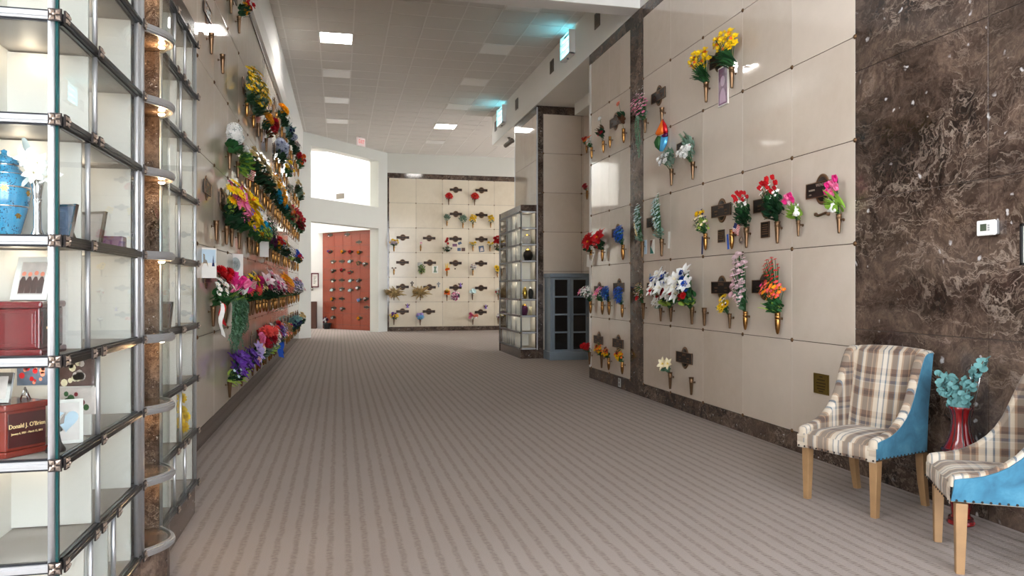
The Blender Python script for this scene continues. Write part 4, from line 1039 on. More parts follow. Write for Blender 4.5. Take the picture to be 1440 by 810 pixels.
def FL(kind):
    b = MB()
    if kind == 'rose':
        ring(b, 5, 1, .62, 68, .35, -.15); ring(b, 5, .85, .55, 42, .5, -.1, a0=.6); ring(b, 4, .75, .45, 18, .7, .1, a0=.2); ring(b, 3, .68, .3, 5, .9, .1, a0=.9)
    elif kind == 'bud':
        ring(b, 4, 1.5, .62, 14, .75, .2); ring(b, 3, 1.35, .5, 6, .9, .2, a0=.6); b.lathe([(.0, -.05), (.42, .25), (.5, .7), (.3, 1.2), (0, 1.3)], 8)
    elif kind == 'tulip':
        ring(b, 3, 1.9, .68, 16, .7, .35, kind='round', nv=4); ring(b, 3, 1.8, .66, 12, .7, .3, a0=PI / 3, nv=4); b.lathe([(.12, 0), (.5, .3), (.52, .9), (.3, 1.3), (0, 1.35)], 8)
    elif kind == 'lily':
        ring(b, 3, 1.35, .34, 62, .3, -.22, kind='point', nv=4); ring(b, 3, 1.3, .38, 58, .3, -.22, kind='point', a0=PI / 3, nv=4)
        for k in range(5):
            a = 2 * PI * k / 5; b.tube([(0, 0, 0), (.22 * math.cos(a), .22 * math.sin(a), .55)], .03, 4, 1)
    elif kind == 'daisy':
        ring(b, 12, 1, .2, 82, .15, -.05, nv=2); dome(b, .34, .2, 1, .02)
    elif kind == 'sunflower':
        ring(b, 14, 1, .19, 78, .15, -.05, kind='point'); ring(b, 14, .92, .19, 68, .15, -.05, kind='point', a0=.22); dome(b, .4, .16, 1, .05, 10)
    elif kind == 'daffodil':
        ring(b, 6, 1, .36, 78, .2, -.1, kind='point'); b.lathe([(.16, 0), (.26, .3), (.42, .62), (.34, .6), (.12, .1)], 8, None, 1, cap=False)
    elif kind == 'poinsettia':
        ring(b, 6, 1.25, .36, 84, .15, -.15, kind='point', nv=4); ring(b, 6, .95, .32, 66, .15, -.1, kind='point', a0=.5, nv=4); ring(b, 5, .6, .24, 48, .2, 0, kind='point', a0=.2)
        for k in range(5): b.lathe([(.07, .1), (.07, .25), (0, .28)], 5, TR((.1 * math.cos(k * 1.26), .1 * math.sin(k * 1.26), 0)), 1)
    elif kind == 'pom':
        for z, n, an, L in ((0, 9, 100, .95), (.05, 9, 80, .95), (.1, 8, 60, .9), (.15, 7, 40, .85), (.18, 5, 20, .8)): ring(b, n, L, .26, an, .4, .2, nv=2, a0=z * 9)
    elif kind == 'small':
        ring(b, 5, 1, .46, 72, .2, -.1, nv=2); dome(b, .22, .18, 1, .03, 5)
    elif kind == 'ball':      # hydrangea head: many small four-petalled florets
        for k in range(46):
            z = 1 - 1.75 * (k + .5) / 46; r = math.sqrt(max(0, 1 - z * z)); a = k * 2.39996
            d = Vector((r * math.cos(a), r * math.sin(a), z)); T = aim(d * .82, d, .27, a)
            c = MB(); ring(c, 4, 1, .5, 74, .2, -.1, nv=1); b.add([T @ Vector(v) for v in c.v], c.f, k % 7 == 0 and 1 or 0, False)
        b.lathe([(.0, -.8), (.5, -.6), (.76, 0), (.6, .5), (0, .78)], 8, None, 0)
    elif kind == 'spike':     # upright spray of little bells
        b.tube([(0, 0, -1.2), (0, 0, 3.0)], .03, 4, 1)
        for k in range(22):
            z = -.2 + 3.3 * k / 22; a = k * 2.4; w = .34 * (1 - .6 * k / 22); d = Vector((math.cos(a), math.sin(a), .3)); T = aim(d * .18 + Vector((0, 0, z)), d, w, a)
            c = MB(); ring(c, 4, 1, .5, 62, .3, -.1, nv=1); b.add([T @ Vector(v) for v in c.v], c.f, 0, False)
    elif kind == 'berry':
        b.lathe([(0, -1), (.7, -.7), (1, 0), (.7, .7), (0, 1)], 7)
    elif kind == 'plume':     # feathery dried grass
        b.tube([(0, 0, -1), (0, 0, 1)], .04, 4)
        for k in range(26):
            z = -.4 + 2.6 * k / 26; a = k * 2.4; L = .75 * (1 - .55 * k / 26); d = Vector((math.cos(a) * .5, math.sin(a) * .5, 1)).normalized()
            p = Vector((0, 0, z)); s_ = d.orthogonal().normalized() * .05
            b.add([p - s_, p + s_, p + d * L], [(0, 1, 2)])
    return b
LEAVES = {}
def LF(kind):
    b = MB()
    if kind == 'leaf': vs, fs = petal(1, .3, .25, -.25, 3, 'point'); b.add(vs, fs, 0, True)
    elif kind == 'blade': vs, fs = petal(1, .07, .5, -.35, 4, 'point'); b.add(vs, fs, 0, True)
    elif kind == 'round': vs, fs = petal(1, .5, .2, -.1, 3, 'round'); b.add(vs, fs, 0, True)
    elif kind == 'fern':
        b.tube([(0, 0, 0), (0, 1, -.1)], .012, 4)
        for k in range(10):
            t = .12 + .085 * k
            for s_ in (-1, 1):
                w = .32 * (1 - .75 * t) + .04
                b.add([(0, t - .03, -.1 * t * t), (s_ * w, t + .12, -.1 * t * t), (0, t + .05, -.1 * t * t)], [(0, 1, 2)])
    elif kind == 'palm':
        vs, fs = petal(1, .09, .7, -.3, 4, 'point'); b.add(vs, fs, 0, True)
    return b
FLC, LFC, FMC = {}, {}, {}
def fmesh(kind, c1, c2):
    k = (kind, c1, c2)
    if kind not in FLC: FLC[kind] = FL(kind)
    if k not in FMC: FMC[k] = FLC[kind].mesh('blossom', [MAT['c_' + c1], MAT['c_' + c2]])
    return FMC[k]

def comp_positions(rs, n, reg, rmin):
    """n spread-out points in an ellipsoid: reg = (x, y, z, rx, ry, rz)"""
    pts = []
    for _ in range(n):
        best = None
        for tr in range(14):
            v = Vector((rs.gauss(0, 1), rs.gauss(0, 1), rs.gauss(0, 1))).normalized() * (rs.random() ** .22)
            if v.y < -.15: v.y *= -.6
            p = Vector((reg[0] + v.x * reg[3], reg[1] + v.y * reg[4], reg[2] + v.z * reg[5]))
            d = min([(p - q).length for q in pts], default=9)
            if best is None or d > best[0]: best = (d, p)
            if d > rmin * 1.7: break
        pts.append(best[1])
    return pts
BC = {}
def hold(mb):      # nothing grows back into the wall
    mb.v = [(x, max(y, -.030), z) for x, y, z in mb.v]
def bouquet_parts(spec, var):
    """spec: list of components; returns [(part name, mesh, matrix or None)]"""
    key = (spec, var)
    if key in BC: return BC[key]
    rs = random.Random(hash((len(spec), var)) % 9999 + sum(ord(ch) for ch in spec) + var * 131)
    out = []; stems = MB(); base = Vector((0, 0, -.03))
    for comp in SPECS[spec][1]:
        k = comp[0]
        if k == 'fl':      # blossoms: kind, colour, centre, count, radius, region, [upright]
            _, kind, c1, c2, n, r, reg = comp[:7]; up = comp[7] if len(comp) > 7 else .35
            n = int(n * 1.45) if n > 6 else n
            pts = comp_positions(rs, n, (reg[0], reg[1] + .010, reg[2] + .008, reg[3] * 1.08, reg[4], reg[5] * 1.05), r)
            single = n <= 10 and not ALLMERGE
            mb = MB()
            for p in pts:
                d = (p - Vector((0, -.02, reg[2] - reg[5] * 1.3))).normalized(); d = (d + Vector((0, .55, 0)) * max(0, 1 - up) + Vector((0, 0, up))).normalized()
                T = aim(p, d, r * rs.uniform(.88, 1.14), rs.uniform(0, 6))
                if kind not in FLC: FLC[kind] = FL(kind)
                if single: out.append(('blossom', fmesh(kind, c1, c2), T))
                else:
                    s_ = FLC[kind]; o = len(mb.v); mb.v += [tuple(T @ Vector(v)) for v in s_.v]; mb.f += [[i + o for i in f] for f in s_.f]; mb.m += s_.m; mb.s += s_.s
                if r > .008: stems.tube([base, base.lerp(p, .5) + Vector((0, 0, .02)), p], .0022, 4)
            hold(mb)
            if not single: out.append(('blossoms', mb.mesh('blossoms', [MAT['c_' + c1], MAT['c_' + c2]]), None))
        elif k == 'lf':    # leaves: kind, colour, count, length, region
            _, kind, c1, n, L, reg = comp
            n, L = int(n * 1.25), L * (.8 if kind not in ('palm', 'fern') else .95)
            reg = (reg[0], reg[1] - .012, reg[2] - .004, reg[3], reg[4], reg[5])
            mb = MB()
            if kind not in LFC: LFC[kind] = LF(kind)
            s_ = LFC[kind]
            for p in comp_positions(rs, n, reg, L * .3):
                d = (p - Vector((0, -.03, -.02))).normalized() + Vector((rs.uniform(-.4, .4), rs.uniform(-.1, .5), rs.uniform(-.3, .4)))
                d.normalize(); q = d.to_track_quat('Y', 'Z').to_matrix().to_4x4()
                T = Matrix.Translation(p - d * L * .45) @ q @ Matrix.Rotation(rs.uniform(-1, 1), 4, 'Y') @ Matrix.Scale(L * rs.uniform(.75, 1.2), 4)
                o = len(mb.v); mb.v += [tuple(T @ Vector(v)) for v in s_.v]; mb.f += [[i + o for i in f] for f in s_.f]; mb.m += s_.m; mb.s += s_.s
            hold(mb); out.append(('leaves', mb.mesh('leaves', MAT['c_' + c1]), None))
        elif k == 'trail':  # hanging vines: colour, count, length, spread, leaf
            _, c1, n, L, sp, lf = comp; mb = MB(); s_ = LF('leaf')
            for q in range(n):
                x0 = rs.uniform(-sp, sp) * .5; y0 = rs.uniform(.01, .05); x1 = x0 + rs.uniform(-sp, sp) * .6; ll = L * rs.uniform(.55, 1.0)
                pts = [Vector((0, 0, 0)), Vector((x0 * .7, y0 + .02, .05)), Vector((x0, y0 + .045, .0))] + [Vector((x0 + (x1 - x0) * t, y0 + .05 - .02 * t + .008 * math.sin(9 * t + q), -ll * t)) for t in (.25, .5, .75, 1)]
                mb.tube(pts, .0013, 4)
                for j in range(int(ll / .012)):
                    t = j * .012 / ll; seg = min(int(t * 4), 3); u = t * 4 - seg; p = pts[2 + seg].lerp(pts[3 + seg], u)
                    d = Vector((rs.uniform(-1, 1), rs.uniform(-.1, 1), rs.uniform(-.9, .3))).normalized(); qq = d.to_track_quat('Y', 'Z').to_matrix().to_4x4()
                    T = Matrix.Translation(p) @ qq @ Matrix.Scale(lf, 4); o = len(mb.v)
                    mb.v += [tuple(T @ Vector(v)) for v in s_.v]; mb.f += [[i + o for i in f] for f in s_.f]; mb.m += s_.m; mb.s += s_.s
            out.append(('trailing_leaves', mb.mesh('trailing_leaves', MAT['c_' + c1]), None))
        elif k == 'ribbon':  # colour, x, length, width
            _, c1, x, L, wd = comp; mb = MB()
            vs = []
            for j in range(9):
                t = j / 8; xx = x + .02 * math.sin(4 * t); yy = .045 + .008 * math.sin(8 * t); vs += [(xx - wd * .2, yy, .03 - L * t), (xx + wd * .2, yy + wd * .9, .03 - L * t - .02)]
            mb.add(vs, [(2*j, 2*j+1, 2*j+3, 2*j+2) for j in range(8)], 0, True); out.append(('ribbon', mb.mesh('ribbon', MAT['c_' + c1]), None))
    if stems.v: out.insert(0, ('stems', stems.mesh('stems', MAT['c_green']), None))
    BC[key] = out
    return out
ALLMERGE = False
U = (0, .03, .13, .075, .05, .08)
S = lambda z, rx, rz, y=.03, ry=None, x=0: (x, y, z, rx, ry or max(.035, min(.085, rx * .85)), rz)
SPECS = {
 'daffodil': ('yellow daffodils', [('fl', 'daffodil', 'yellow', 'yellow', 15, .033, S(.175, .12, .065), .1), ('fl', 'daffodil', 'yellow', 'orange', 6, .032, S(.165, .10, .05), .1), ('lf', 'blade', 'green', 44, .13, S(.07, .045, .05, y=.04)), ('lf', 'blade', 'darkgreen', 8, .15, S(.05, .07, .04, y=.04))]),
 'pinktrail': ('pink blossom sprays with a long green vine', [('fl', 'small', 'pink', 'plum', 42, .017, S(.10, .10, .09), .3), ('fl', 'small', 'palepink', 'violet', 36, .016, S(.12, .10, .10), .3), ('fl', 'small', 'white', 'cream', 16, .006, S(.22, .08, .06), .3), ('lf', 'leaf', 'sage', 26, .045, S(.04, .07, .05)), ('trail', 'ivy', 7, .36, .07, .017)]),
 'whiterose': ('white roses with silvery greens', [('fl', 'rose', 'white', 'cream', 6, .03, S(.075, .06, .04, y=.05), .1), ('lf', 'leaf', 'sage', 40, .055, S(.10, .07, .075)), ('lf', 'leaf', 'ivy', 14, .05, S(.14, .05, .05))]),
 'whiterose_red': ('white roses, one red bloom and tall greens', [('fl', 'rose', 'white', 'cream', 7, .03, S(.07, .07, .04, y=.05), .1), ('fl', 'rose', 'red', 'darkred', 1, .022, S(.11, .005, .005, x=-.03)), ('lf', 'leaf', 'sage', 44, .055, S(.12, .07, .09, x=.02)), ('lf', 'fern', 'ivy', 8, .11, S(.16, .06, .06, x=.03))]),
 'delphinium': ('pale blue delphinium spikes', [('fl', 'small', 'aqua', 'white', 30, .018, S(.19, .045, .13), .1), ('fl', 'small', 'white', 'aqua', 12, .014, S(.20, .05, .14), .1), ('fl', 'plume', 'straw', 'straw', 2, .045, S(.06, .025, .01), 4), ('lf', 'leaf', 'sage', 18, .05, S(.05, .05, .04))]),
 'yellowwhite': ('yellow and white flowers with purple sprigs', [('fl', 'pom', 'yellow', 'gold', 2, .03, S(.155, .04, .012), .3), ('fl', 'small', 'cream', 'yellow', 12, .018, S(.10, .085, .07), .25), ('fl', 'small', 'navy', 'purple', 9, .012, S(.12, .08, .08), .3), ('lf', 'leaf', 'lime', 26, .045, S(.08, .085, .06)), ('lf', 'leaf', 'green', 18, .05, S(.05, .06, .04))]),
 'redrose': ('red rosebuds over dark green leaves', [('fl', 'bud', 'red', 'crimson', 9, .02, S(.22, .075, .045), .7), ('fl', 'small', 'white', 'aqua', 12, .013, S(.19, .09, .045), .3), ('lf', 'leaf', 'darkgreen', 70, .058, S(.10, .085, .085)), ('lf', 'leaf', 'green', 20, .05, S(.13, .085, .06))]),
 'tulip': ('pink tulips with a white rabbit-like bow', [('fl', 'tulip', 'pink', 'hotpink', 3, .020, S(.12, .05, .035), .8), ('fl', 'tulip', 'hotpink', 'pink', 3, .019, S(.13, .055, .05), .8), ('fl', 'tulip', 'palepink', 'pink', 1, .02, S(.10, .03, .01), .8), ('lf', 'blade', 'lightgreen', 12, .13, S(.08, .03, .03, x=-.01)), ('lf', 'leaf', 'lightgreen', 8, .08, S(.05, .05, .03))]),
 'heather': ('red rose with brown heather', [('fl', 'small', 'tan', 'brown', 40, .009, S(.11, .065, .07), .4), ('fl', 'small', 'blush', 'brown', 22, .009, S(.10, .07, .07), .4), ('fl', 'rose', 'red', 'darkred', 3, .026, S(.04, .03, .03), .2), ('lf', 'leaf', 'brown', 14, .04, S(.05, .05, .04))]),
 'whitelily': ('small white lilies', [('fl', 'lily', 'white', 'cream', 4, .036, S(.035, .035, .022), .1), ('lf', 'leaf', 'sage', 12, .05, S(.03, .04, .03))]),
 'patriot': ('white lilies, red roses and blue blooms', [('fl', 'lily', 'white', 'cream', 7, .05, S(.13, .085, .075, y=.06), .05), ('fl', 'rose', 'red', 'crimson', 6, .027, S(.10, .09, .05, y=.055), .1), ('fl', 'pom', 'blue', 'navy', 7, .024, S(.15, .085, .06, y=.05), .15), ('fl', 'small', 'white', 'aqua', 18, .011, S(.17, .095, .05), .3), ('lf', 'round', 'lime', 9, .055, S(.035, .07, .02)), ('lf', 'leaf', 'green', 26, .06, S(.06, .085, .05))]),
 'sunflower': ('yellow sunflowers', [('fl', 'sunflower', 'yellow', 'brown', 3, .050, S(.07, .03, .05), .0), ('fl', 'lily', 'yellow', 'gold', 4, .036, S(.03, .035, .03), .0), ('lf', 'fern', 'green', 7, .09, S(.03, .06, .03)), ('fl', 'small', 'white', 'cream', 8, .011, S(.09, .05, .04), .2)]),
 'blossomtall': ('tall pale pink cherry blossom', [('fl', 'pom', 'blush', 'palepink', 11, .026, S(.25, .05, .16), .2), ('fl', 'small', 'blush', 'pink', 44, .018, S(.21, .06, .18), .3), ('fl', 'pom', 'palepink', 'blush', 5, .03, S(.16, .03, .10, x=.06), .2), ('lf', 'leaf', 'ivy', 26, .055, S(.14, .06, .13))]),
 'orangefire': ('orange and coral flowers with tall red sprigs', [('fl', 'small', 'orange', 'yellow', 18, .016, S(.14, .11, .06), .2), ('fl', 'small', 'coral', 'pink', 18, .016, S(.15, .11, .06), .2), ('fl', 'small', 'gold', 'orange', 12, .017, S(.15, .09, .05), .2), ('fl', 'small', 'red', 'coral', 34, .013, S(.27, .07, .10), .4), ('fl', 'small', 'hotpink', 'pink', 6, .015, S(.17, .12, .04), .3), ('lf', 'leaf', 'green', 50, .055, S(.05, .07, .045)), ('lf', 'blade', 'lime', 6, .12, S(.05, .09, .04))]),
 'lilyrose': ('cream lily and a red rose', [('fl', 'lily', 'cream', 'yellow', 2, .042, S(.06, .02, .012, x=-.035), .2), ('fl', 'rose', 'red', 'crimson', 1, .026, S(.045, .004, .004, x=.025)), ('lf', 'leaf', 'ivy', 18, .055, S(.035, .05, .03, x=.02))]),
 'poinsettia': ('big red poinsettias', [('fl', 'poinsettia', 'red', 'gold', 4, .075, S(.10, .06, .05), .0), ('lf', 'leaf', 'darkgreen', 20, .075, S(.04, .09, .05)), ('fl', 'small', 'white', 'cream', 8, .013, S(.05, .06, .04), .2)]),
 'blueball': ('bright blue flowers', [('fl', 'small', 'blue', 'navy', 40, .021, S(.10, .07, .085), .2), ('fl', 'small', 'sky', 'white', 10, .014, S(.11, .075, .08), .2), ('lf', 'leaf', 'sage', 16, .05, S(.08, .075, .08))]),
 'whitepink': ('white sprays with pink lilies', [('fl', 'small', 'white', 'cream', 34, .016, S(.09, .09, .06), .25), ('fl', 'lily', 'pink', 'yellow', 3, .036, S(.09, .10, .03), .2), ('lf', 'leaf', 'sage', 36, .055, S(.07, .09, .05))]),
 'pinklily': ('pink lilies', [('fl', 'lily', 'pink', 'yellow', 5, .04, S(.10, .06, .05), .2), ('fl', 'small', 'white', 'cream', 14, .012, S(.09, .07, .06), .2), ('lf', 'leaf', 'green', 22, .055, S(.06, .07, .04))]),
 'redmum': ('bright red mums', [('fl', 'pom', 'red', 'crimson', 9, .03, S(.075, .085, .035), .2), ('lf', 'leaf', 'green', 20, .055, S(.04, .08, .03))]),
 'autumn': ('yellow and orange autumn flowers', [('fl', 'pom', 'yellow', 'gold', 7, .022, S(.06, .07, .05), .2), ('fl', 'small', 'orange', 'red', 14, .018, S(.08, .075, .05), .2), ('fl', 'rose', 'darkred', 'red', 3, .024, S(.10, .05, .03), .2), ('lf', 'leaf', 'green', 22, .05, S(.04, .07, .04)), ('fl', 'small', 'tan', 'brown', 16, .010, S(.12, .07, .04), .4)]),
 'whitebud': ('tall white bloom over dark leaves', [('fl', 'rose', 'white', 'cream', 2, .034, S(.24, .03, .015), .5), ('fl', 'rose', 'crimson', 'darkred', 3, .028, S(.07, .05, .03), .2), ('lf', 'leaf', 'darkgreen', 18, .075, S(.10, .06, .05)), ('lf', 'leaf', 'brown', 10, .075, S(.13, .05, .05))]),
 'pinkrose': ('single pale pink rose with dark leaves', [('fl', 'rose', 'salmon', 'pink', 1, .036, S(.27, .005, .005)), ('lf', 'leaf', 'darkgreen', 10, .10, S(.15, .05, .05)), ('lf', 'leaf', 'brown', 10, .09, S(.12, .05, .05))]),
 'whiteorange': ('white and orange flowers', [('fl', 'small', 'white', 'cream', 14, .02, S(.06, .05, .04), .2), ('fl', 'lily', 'orange', 'gold', 3, .04, S(.09, .04, .04), .5), ('lf', 'leaf', 'green', 18, .05, S(.04, .05, .03))]),
 'yellowdaisy': ('loose yellow daisies', [('fl', 'daisy', 'yellow', 'gold', 22, .036, S(.15, .17, .11), .15), ('fl', 'small', 'cream', 'yellow', 26, .015, S(.15, .19, .13), .25), ('lf', 'leaf', 'sage', 60, .06, S(.10, .15, .09)), ('lf', 'fern', 'darkgreen', 10, .12, S(.04, .12, .05))]),
 'hydrangea': ('white hydrangea with big green leaves', [('fl', 'ball', 'white', 'silverleaf', 4, .075, S(.15, .06, .05), .2), ('lf', 'round', 'green', 16, .10, S(.03, .11, .05)), ('lf', 'leaf', 'darkgreen', 14, .09, S(.06, .10, .05))]),
 'lilymix': ('pink lilies and yellow flowers', [('fl', 'lily', 'pink', 'hotpink', 3, .085, S(.16, .07, .05), -.1), ('fl', 'daisy', 'yellow', 'gold', 12, .045, S(.21, .13, .08), .2), ('fl', 'small', 'hotpink', 'plum', 10, .026, S(.22, .09, .07), .2), ('lf', 'leaf', 'darkgreen', 46, .08, S(.08, .12, .07)), ('lf', 'leaf', 'lime', 14, .06, S(.12, .12, .05))]),
 'yellowlily': ('yellow lilies', [('fl', 'lily', 'yellow', 'orange', 9, .06, S(.17, .10, .10), .0), ('fl', 'small', 'violet', 'pink', 10, .022, S(.12, .13, .07), .2), ('lf', 'leaf', 'green', 34, .07, S(.08, .10, .06))]),
 'cyanlime': ('turquoise and lime flowers', [('fl', 'pom', 'cyan', 'aqua', 5, .044, S(.12, .07, .05), .2), ('fl', 'small', 'lime', 'lightgreen', 34, .024, S(.09, .13, .06), .2), ('fl', 'pom', 'gold', 'orange', 3, .03, S(.05, .07, .03), .2), ('lf', 'leaf', 'green', 20, .06, S(.05, .10, .04))]),
 'whiteplum': ('white heather and plum blooms', [('fl', 'small', 'blush', 'brown', 44, .013, S(.20, .11, .08), .4), ('fl', 'pom', 'plum', 'purple', 3, .05, S(.07, .05, .03), .1), ('lf', 'leaf', 'darkgreen', 22, .06, S(.08, .09, .06))]),
 'redgold': ('red and gold flowers', [('fl', 'rose', 'red', 'darkred', 6, .036, S(.12, .09, .06), .2), ('fl', 'pom', 'gold', 'orange', 3, .034, S(.07, .06, .04), .2), ('lf', 'leaf', 'darkgreen', 30, .065, S(.06, .09, .05))]),
 'redwhiteivy': ('red carnations and white daisies over ivy', [('fl', 'pom', 'red', 'crimson', 4, .045, S(.17, .08, .05), .2), ('fl', 'daisy', 'white', 'cream', 20, .022, S(.11, .10, .06), .2), ('lf', 'leaf', 'green', 40, .06, S(.05, .09, .05)), ('ribbon', 'red', .045, .14, .035), ('ribbon', 'white', .05, .21, .028)]),
 'tuliptrail': ('pink tulips over a cascade of green', [('fl', 'tulip', 'hotpink', 'pink', 7, .03, S(.11, .15, .04), .8), ('fl', 'tulip', 'pink', 'palepink', 4, .03, S(.10, .14, .03), .8), ('fl', 'tulip', 'white', 'cream', 4, .032, S(.10, .06, .03, x=.12), .8), ('lf', 'fern', 'lightgreen', 8, .08, S(.06, .13, .04)), ('trail', 'ivy', 34, .34, .30, .021), ('trail', 'green', 14, .26, .30, .02)]),
 'pinkcarn': ('pink and coral carnations', [('fl', 'pom', 'hotpink', 'pink', 5, .045, S(.12, .09, .06), .2), ('fl', 'pom', 'coral', 'salmon', 3, .048, S(.08, .10, .03), .1), ('fl', 'small', 'yellow', 'lime', 10, .022, S(.16, .11, .06), .2), ('lf', 'leaf', 'green', 34, .06, S(.06, .10, .06))]),
 'magentalily': ('white and magenta lilies', [('fl', 'lily', 'blush', 'hotpink', 6, .065, S(.16, .11, .08), .1), ('fl', 'pom', 'hotpink', 'plum', 4, .036, S(.14, .10, .06), .1), ('fl', 'pom', 'crimson', 'darkred', 2, .036, S(.18, .08, .03), .2), ('lf', 'leaf', 'darkgreen', 40, .07, S(.06, .11, .06))]),
 'goldpeach': ('golden lilies and peach blossom', [('fl', 'lily', 'gold', 'orange', 5, .055, S(.18, .07, .05), .2), ('fl', 'small', 'salmon', 'coral', 30, .024, S(.10, .09, .08), .2), ('fl', 'small', 'purple', 'navy', 6, .018, S(.08, .08, .04), .2), ('lf', 'leaf', 'green', 18, .06, S(.05, .08, .04))]),
 'lavwhite': ('lavender and white blossom', [('fl', 'small', 'lavender', 'violet', 30, .024, S(.14, .10, .10), .2), ('fl', 'small', 'white', 'cream', 18, .02, S(.10, .11, .09), .2), ('fl', 'pom', 'salmon', 'coral', 2, .03, S(.21, .05, .03), .2), ('lf', 'leaf', 'brown', 14, .06, S(.08, .11, .07))]),
 'purpleiris': ('purple irises with pale green leaves', [('fl', 'lily', 'purple', 'violet', 8, .055, S(.10, .10, .07), .2), ('fl', 'small', 'purple', 'plum', 14, .02, S(.14, .09, .06), .2), ('lf', 'leaf', 'lime', 16, .07, S(.02, .11, .08, x=-.05)), ('lf', 'leaf', 'darkgreen', 30, .065, S(.04, .09, .05)), ('fl', 'small', 'aqua', 'white', 8, .014, S(.05, .11, .05), .2)]),
 'bigrose': ('big cream and pink roses', [('fl', 'rose', 'cream', 'yellow', 1, .08, S(.09, .005, .005), -.3), ('fl', 'rose', 'salmon', 'coral', 2, .06, S(.11, .05, .02, x=-.08), .0), ('fl', 'rose', 'pink', 'palepink', 2, .065, S(.19, .05, .02, x=.03), .0), ('fl', 'rose', 'red', 'crimson', 2, .055, S(.20, .05, .02, x=-.05), .2), ('fl', 'lily', 'lavender', 'violet', 2, .06, S(.08, .02, .04, x=.11), .0), ('lf', 'leaf', 'darkgreen', 40, .08, S(.05, .13, .07))]),
 'redcoral': ('dark red and coral mums', [('fl', 'pom', 'crimson', 'darkred', 5, .06, S(.13, .10, .05), .2), ('fl', 'pom', 'coral', 'salmon', 4, .06, S(.20, .10, .04), .2), ('lf', 'leaf', 'sage', 40, .08, S(.05, .12, .07))]),
 'whitespray': ('white lilac sprays', [('fl', 'small', 'white', 'cream', 60, .022, S(.12, .13, .11), .2), ('lf', 'leaf', 'lime', 16, .06, S(.02, .10, .04)), ('lf', 'leaf', 'sage', 26, .06, S(.08, .12, .08))]),
 'purpleribbon': ('purple flowers with a blue ribbon', [('fl', 'small', 'purple', 'violet', 26, .026, S(.12, .09, .08), .2), ('fl', 'pom', 'red', 'crimson', 2, .04, S(.20, .05, .02), .3), ('ribbon', 'blue', -.03, .16, .06), ('lf', 'leaf', 'darkgreen', 22, .06, S(.06, .09, .06))]),
 'tanrose': ('tan and salmon roses', [('fl', 'rose', 'tan', 'straw', 7, .034, S(.12, .09, .08), .1), ('fl', 'rose', 'salmon', 'tan', 5, .034, S(.08, .09, .06), .1), ('lf', 'leaf', 'ivy', 26, .06, S(.08, .10, .07))]),
 'bluefern': ('blue-green fern with navy blooms', [('lf', 'fern', 'eucalyptus', 16, .14, S(.12, .11, .08)), ('fl', 'pom', 'navy', 'blue', 5, .04, S(.10, .09, .06), .2), ('lf', 'leaf', 'darkgreen', 30, .07, S(.05, .10, .06))]),
 'dryfoliage': ('dry tan roses and dark leaves', [('fl', 'rose', 'straw', 'tan', 6, .045, S(.16, .10, .06), .2), ('lf', 'leaf', 'darkgreen', 40, .08, S(.07, .12, .07)), ('lf', 'leaf', 'brown', 20, .07, S(.10, .12, .07)), ('fl', 'berry', 'white', 'white', 10, .008, S(.10, .11, .07), .2)]),
 'goldenmum': ('golden mums', [('fl', 'pom', 'gold', 'orange', 5, .055, S(.10, .09, .05), .2), ('lf', 'leaf', 'darkgreen', 20, .07, S(.05, .09, .05))]),
 'redcarn': ('dark red carnations', [('fl', 'pom', 'crimson', 'darkred', 6, .055, S(.11, .07, .06), .1), ('lf', 'leaf', 'brown', 12, .06, S(.05, .08, .04))]),
 'navyball': ('grey-blue and navy hydrangea', [('fl', 'ball', 'greyblue', 'navy', 3, .075, S(.14, .07, .04), .2), ('lf', 'leaf', 'darkgreen', 26, .08, S(.06, .10, .06))]),
 'whitedark': ('white lily with dark leaves', [('fl', 'lily', 'white', 'cream', 3, .06, S(.14, .07, .04), .2), ('lf', 'leaf', 'darkgreen', 36, .08, S(.08, .11, .08)), ('fl', 'small', 'darkred', 'plum', 8, .026, S(.16, .09, .05), .2)]),
 'orangered': ('orange and red flowers', [('fl', 'pom', 'orange', 'gold', 4, .046, S(.12, .09, .04), .2), ('fl', 'pom', 'red', 'crimson', 4, .046, S(.14, .09, .05), .2), ('lf', 'leaf', 'green', 24, .07, S(.06, .10, .05))]),
 'crimsonberry': ('crimson berries and roses', [('fl', 'berry', 'crimson', 'darkred', 30, .014, S(.18, .13, .11), .3), ('fl', 'rose', 'darkred', 'plum', 5, .04, S(.08, .08, .06), .2), ('lf', 'leaf', 'green', 34, .07, S(.14, .14, .10))]),
 'redblue': ('red and blue flowers', [('fl', 'pom', 'red', 'crimson', 5, .045, S(.11, .08, .04), .2), ('fl', 'pom', 'blue', 'sky', 3, .045, S(.13, .05, .04, x=.08), .2), ('lf', 'leaf', 'darkgreen', 18, .06, S(.05, .09, .04))]),
 'tealcloth': ('tan flowers with a turquoise bow and gold lilies', [('fl', 'rose', 'straw', 'tan', 4, .05, S(.18, .07, .05, x=-.05), .2), ('fl', 'lily', 'gold', 'orange', 4, .06, S(.20, .05, .05, x=.08), .2), ('fl', 'pom', 'cyan', 'cyan', 3, .05, S(.07, .06, .03), .1), ('lf', 'leaf', 'darkgreen', 30, .08, S(.08, .12, .07))]),
 'pinksmall': ('a single small pink flower', [('fl', 'rose', 'palepink', 'pink', 1, .035, S(.05, .004, .004)), ('lf', 'leaf', 'brown', 4, .04, S(.02, .02, .01))]),
 'greenspray': ('grey-green foliage spray', [('lf', 'leaf', 'sage', 46, .07, S(.10, .10, .10)), ('lf', 'fern', 'ivy', 6, .11, S(.10, .10, .06))]),
 'yellowball': ('yellow roses', [('fl', 'rose', 'yellow', 'gold', 7, .042, S(.10, .08, .08), .1), ('fl', 'small', 'cream', 'yellow', 10, .022, S(.06, .09, .06), .2), ('lf', 'leaf', 'green', 26, .06, S(.04, .09, .07))]),
